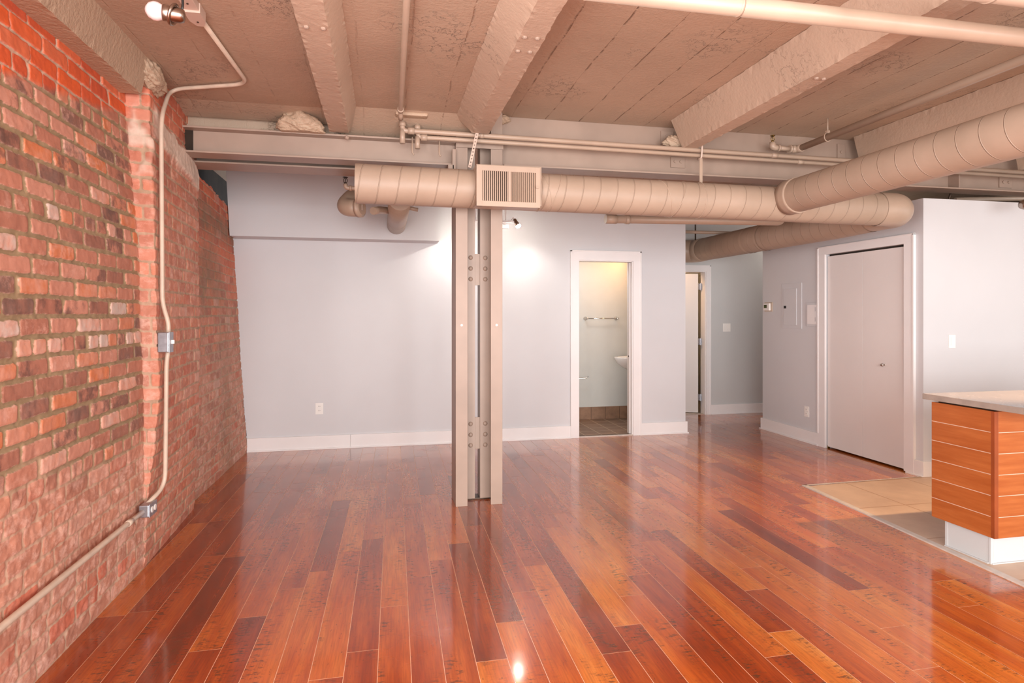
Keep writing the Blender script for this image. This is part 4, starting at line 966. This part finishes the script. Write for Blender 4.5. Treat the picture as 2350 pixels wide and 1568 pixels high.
# ------------------------------------------------------------------ wall plates
def duplex(label, c, n, along, w_=0.072, h_=0.116, kind='outlet'):
    """c centre on wall, n outward normal, along = horizontal direction"""
    c = Vector(c); n = Vector(n); a = Vector(along)
    t = thing('wall_outlet' if kind == 'outlet' else 'light_switch', label, 'outlet' if kind == 'outlet' else 'switch', c, 'wall outlets' if kind == 'outlet' else 'rocker switches')
    def pb(bm, u0, u1, v0, v1, d0, d1, bev=0.0):
        p = [c + a * u0 + n * d0, c + a * u1 + n * d1]
        xs = sorted((p[0].x, p[1].x)); ys = sorted((p[0].y, p[1].y))
        box(bm, xs[0], xs[1], ys[0], ys[1], c.z + v0, c.z + v1, bev)
    bm = B(); pb(bm, -w_ / 2, w_ / 2, -h_ / 2, h_ / 2, 0, 0.006, 0.002); pl = obj('cover_plate', bm, 'plastic', t)
    if kind == 'outlet':
        for v in (0.022, -0.022):
            bm = B(); pb(bm, -0.016, 0.016, v - 0.014, v + 0.014, 0.006, 0.009, 0.001); rc = obj('receptacle', bm, 'plastic', pl)
            bm = B(); pb(bm, -0.007, -0.005, v - 0.002, v + 0.007, 0.009, 0.0095); pb(bm, 0.005, 0.007, v - 0.002, v + 0.007, 0.009, 0.0095); pb(bm, -0.002, 0.002, v - 0.010, v - 0.006, 0.009, 0.0095); obj('slots', bm, 'black', rc) if False else bm.free()
            bm = B(); pb(bm, -0.008, -0.0055, v - 0.002, v + 0.008, 0.009, 0.0096); pb(bm, 0.0055, 0.008, v - 0.002, v + 0.008, 0.009, 0.0096); s_ = obj('slot_pair', bm, 'black', None); s_.parent = pl; s_.location = ORG[s_] - ORG[pl]
    else:
        k = 1 if w_ < 0.09 else 2
        for i in range(k):
            o_ = 0 if k == 1 else (-0.023 + 0.046 * i)
            bm = B(); pb(bm, o_ - 0.0165, o_ + 0.0165, -0.034, 0.034, 0.006, 0.010, 0.002); pb(bm, o_ - 0.013, o_ + 0.013, -0.026, -0.022, 0.010, 0.0115); obj('rocker', bm, 'plastic', pl)
    return t
duplex('white duplex outlet low on the back wall left of the column', (-0.655, 6.65, 0.422), (0, -1, 0), (1, 0, 0), 0.078, 0.118)
duplex('white outlet on the right wall just left of the closet door', (4.56, 5.90, 0.337), (-1, 0, 0), (0, 1, 0))
duplex('white double rocker switch on the hallway back wall', (4.75, 7.82, 1.22), (0, -1, 0), (1, 0, 0), 0.118, 0.116, 'switch')
duplex('white rocker switch on the kitchen wall above the island', (4.855, 4.42, 1.17), (0, -1, 0), (1, 0, 0), 0.07, 0.116, 'switch')
t = thing('thermostat', 'cream thermostat with green display at the left end of the right wall', 'thermostat', (4.56, 6.575, 1.49))
bm = B(); box(bm, 4.553, 4.56, 6.50, 6.655, 1.44, 1.552, 0.003); obj('backplate', bm, 'conduit', t)
bm = B(); box(bm, 4.528, 4.553, 6.53, 6.645, 1.453, 1.54, 0.005); bd_ = obj('body', bm, 'plastic', t)
bm = B(); box(bm, 4.5265, 4.529, 6.572, 6.628, 1.482, 1.522); obj('display', bm, 'screen', bd_, label='dark green display')
t = thing('electrical_panel', 'painted breaker panel flush on the right wall between thermostat and closet', 'electrical panel', (4.56, 6.2, 1.25))
bm = B(); box(bm, 4.553, 4.56, 5.98, 6.33, 1.245, 1.76, 0.002); obj('surround', bm, 'wall', t)
bm = B(); box(bm, 4.546, 4.553, 6.06, 6.285, 1.285, 1.70, 0.002); dd = obj('panel_door', bm, 'wall', t)
bm = B(); box(bm, 4.541, 4.546, 6.235, 6.27, 1.475, 1.505, 0.001); obj('latch', bm, 'black', dd)
t = thing('access_panel', 'small white access panel beside the closet door casing', 'access panel', (4.56, 5.8, 1.28))
bm = B(); box(bm, 4.548, 4.56, 5.712, 5.895, 1.278, 1.532, 0.002); obj('frame', bm, 'wall', t)
bm = B(); box(bm, 4.544, 4.549, 5.735, 5.875, 1.30, 1.51, 0.001); pn = obj('panel_door', bm, 'white', t)
for z in (1.33, 1.44):
    bm = B(); box(bm, 4.542, 4.545, 5.745, 5.749, z, z + 0.045); obj('hinge', bm, 'galv', pn)

# ------------------------------------------------------------------ bathroom things
t = thing('towel_bar', 'chrome towel bar on the bathroom back wall', 'towel bar', (2.85, 7.72, 1.35))
bm = B(); cyl(bm, (2.62, 7.68, 1.352), (3.07, 7.68, 1.352), 0.008, 12); obj('bar', bm, 'chrome', t, 'keep')
for x in (2.63, 3.06):
    bm = B(); lathe(bm, (x, 7.75, 1.352), (0, -1, 0), [(0, 0.026), (0.006, 0.026), (0.012, 0.014), (0.055, 0.012), (0.08, 0.014), (0.085, 0.004)], 18); obj('post', bm, 'chrome', t, 'keep')
t = thing('wall_sink', 'white wall-hung sink inside the bathroom doorway', 'sink', (3.2, 7.4, 0.65))
bm = B(); rings = []
prof = [(0.0, 0.855, 1.0), (0.02, 0.84, 1.0), (0.06, 0.78, 0.93), (0.1, 0.72, 0.75), (0.12, 0.67, 0.5), (0.13, 0.645, 0.2)]
for _, z, s in prof:
    ring = []
    for k in range(25):
        a = math.pi * k / 24
        ring.append(bm.verts.new((3.36 - 0.44 * s * math.sin(a), 7.42 - 0.24 * s * math.cos(a), z)))
    rings.append(ring)
for i in range(len(rings) - 1):
    for k in range(24): bm.faces.new((rings[i][k], rings[i][k + 1], rings[i + 1][k + 1], rings[i + 1][k]))
bm.faces.new(rings[-1])
inner = []
for s, z in ((0.88, 0.858), (0.8, 0.84), (0.55, 0.76)):
    inner.append([bm.verts.new((3.345 - 0.44 * s * math.sin(math.pi * k / 24), 7.42 - 0.24 * s * math.cos(math.pi * k / 24), z)) for k in range(25)])
for k in range(24): bm.faces.new((rings[0][k + 1], rings[0][k], inner[0][k], inner[0][k + 1]))
for i in range(2):
    for k in range(24): bm.faces.new((inner[i][k + 1], inner[i][k], inner[i + 1][k], inner[i + 1][k + 1]))
bm.faces.new(inner[-1][::-1]); bmesh.ops.recalc_face_normals(bm, faces=bm.faces)
bk = obj('basin', bm, 'porcelain', t, True)
bm = B(); tube(bm, bend([(3.33, 7.42, 0.855), (3.33, 7.42, 0.95), (3.25, 7.42, 0.95)], 0.03, 6), 0.012, 12); obj('faucet', bm, 'chrome', t, 'keep')
bm = B(); tube(bm, bend([(2.50, 7.75, 0.56), (2.50, 7.70, 0.56), (2.62, 7.68, 0.565), (2.65, 7.68, 0.585)], 0.02, 6), 0.006, 8); tag(obj('paper_holder', bm, 'chrome', None, 'keep'), 'small chrome hook-shaped paper holder low on the bathroom back wall', 'paper holder')

# ------------------------------------------------------------------ kitchen island
t = thing('island_cabinet', 'cherry wood kitchen island cabinet with thin metal inlay lines and white toe kick', 'cabinet', (3.9, 2.9, 0))
cz0, cz1 = 0.165, 0.868
bm = B(); box(bm, 3.30, 3.315, 2.765, 3.14, cz0, cz1, 0.001); sp = obj('side_panel', bm, 'veneer', t)
zs = [cz0 + (cz1 - cz0) * k / 6 for k in range(1, 6)]
bm = B()
for z in zs: box(bm, 3.2985, 3.301, 2.768, 3.139, z - 0.0018, z + 0.0018)
obj('inlay_lines', bm, 'inlay', sp)
bm = B(); box(bm, 3.299, 3.325, 2.744, 2.7645, cz0, cz1, 0.001); obj('corner_post', bm, 'veneer_edge', t, label='dark cherry corner post')
bm = B(); box(bm, 3.3255, 5.4, 2.745, 2.76, cz0, cz1, 0.001); fp = obj('front_panel', bm, 'veneer', t)
bm = B()
for z in zs: box(bm, 3.327, 5.39, 2.7435, 2.746, z - 0.0018, z + 0.0018)
obj('inlay_lines', bm, 'inlay', fp)
bm = B(); box(bm, 3.316, 5.4, 2.761, 3.14, cz0 + .001, cz1, 0.0); obj('carcass', bm, 'veneer', t)
bm = B(); box(bm, 3.328, 5.38, 2.79, 3.07, 0.006, cz0, 0.002)
box(bm, 3.325, 3.345, 2.787, 2.80, 0.006, cz0 - .001, 0.001); box(bm, 3.326, 3.335, 3.055, 3.073, 0.006, cz0 - .001, 0.001); box(bm, 3.318, 3.328, 2.80, 3.07, 0.006, 0.012); box(bm, 3.33, 5.38, 2.78, 2.79, 0.006, 0.012)
obj('toe_kick', bm, 'kick', t, label='glossy white toe kick')
bm = B(); box(bm, 3.277, 5.5, 2.48, 3.185, 0.880, 0.915, 0.003)
tag(obj('countertop', bm, 'counter'), 'grey concrete countertop slab overhanging the cherry wood island', 'countertop')
bm = B(); box(bm, 3.33, 5.3, 2.775, 3.12, 0.868, 0.88); k_ = obj('gap_shade_block', bm, 'dark_void', t)  # dark block paints the shadow gap between cabinet and countertop
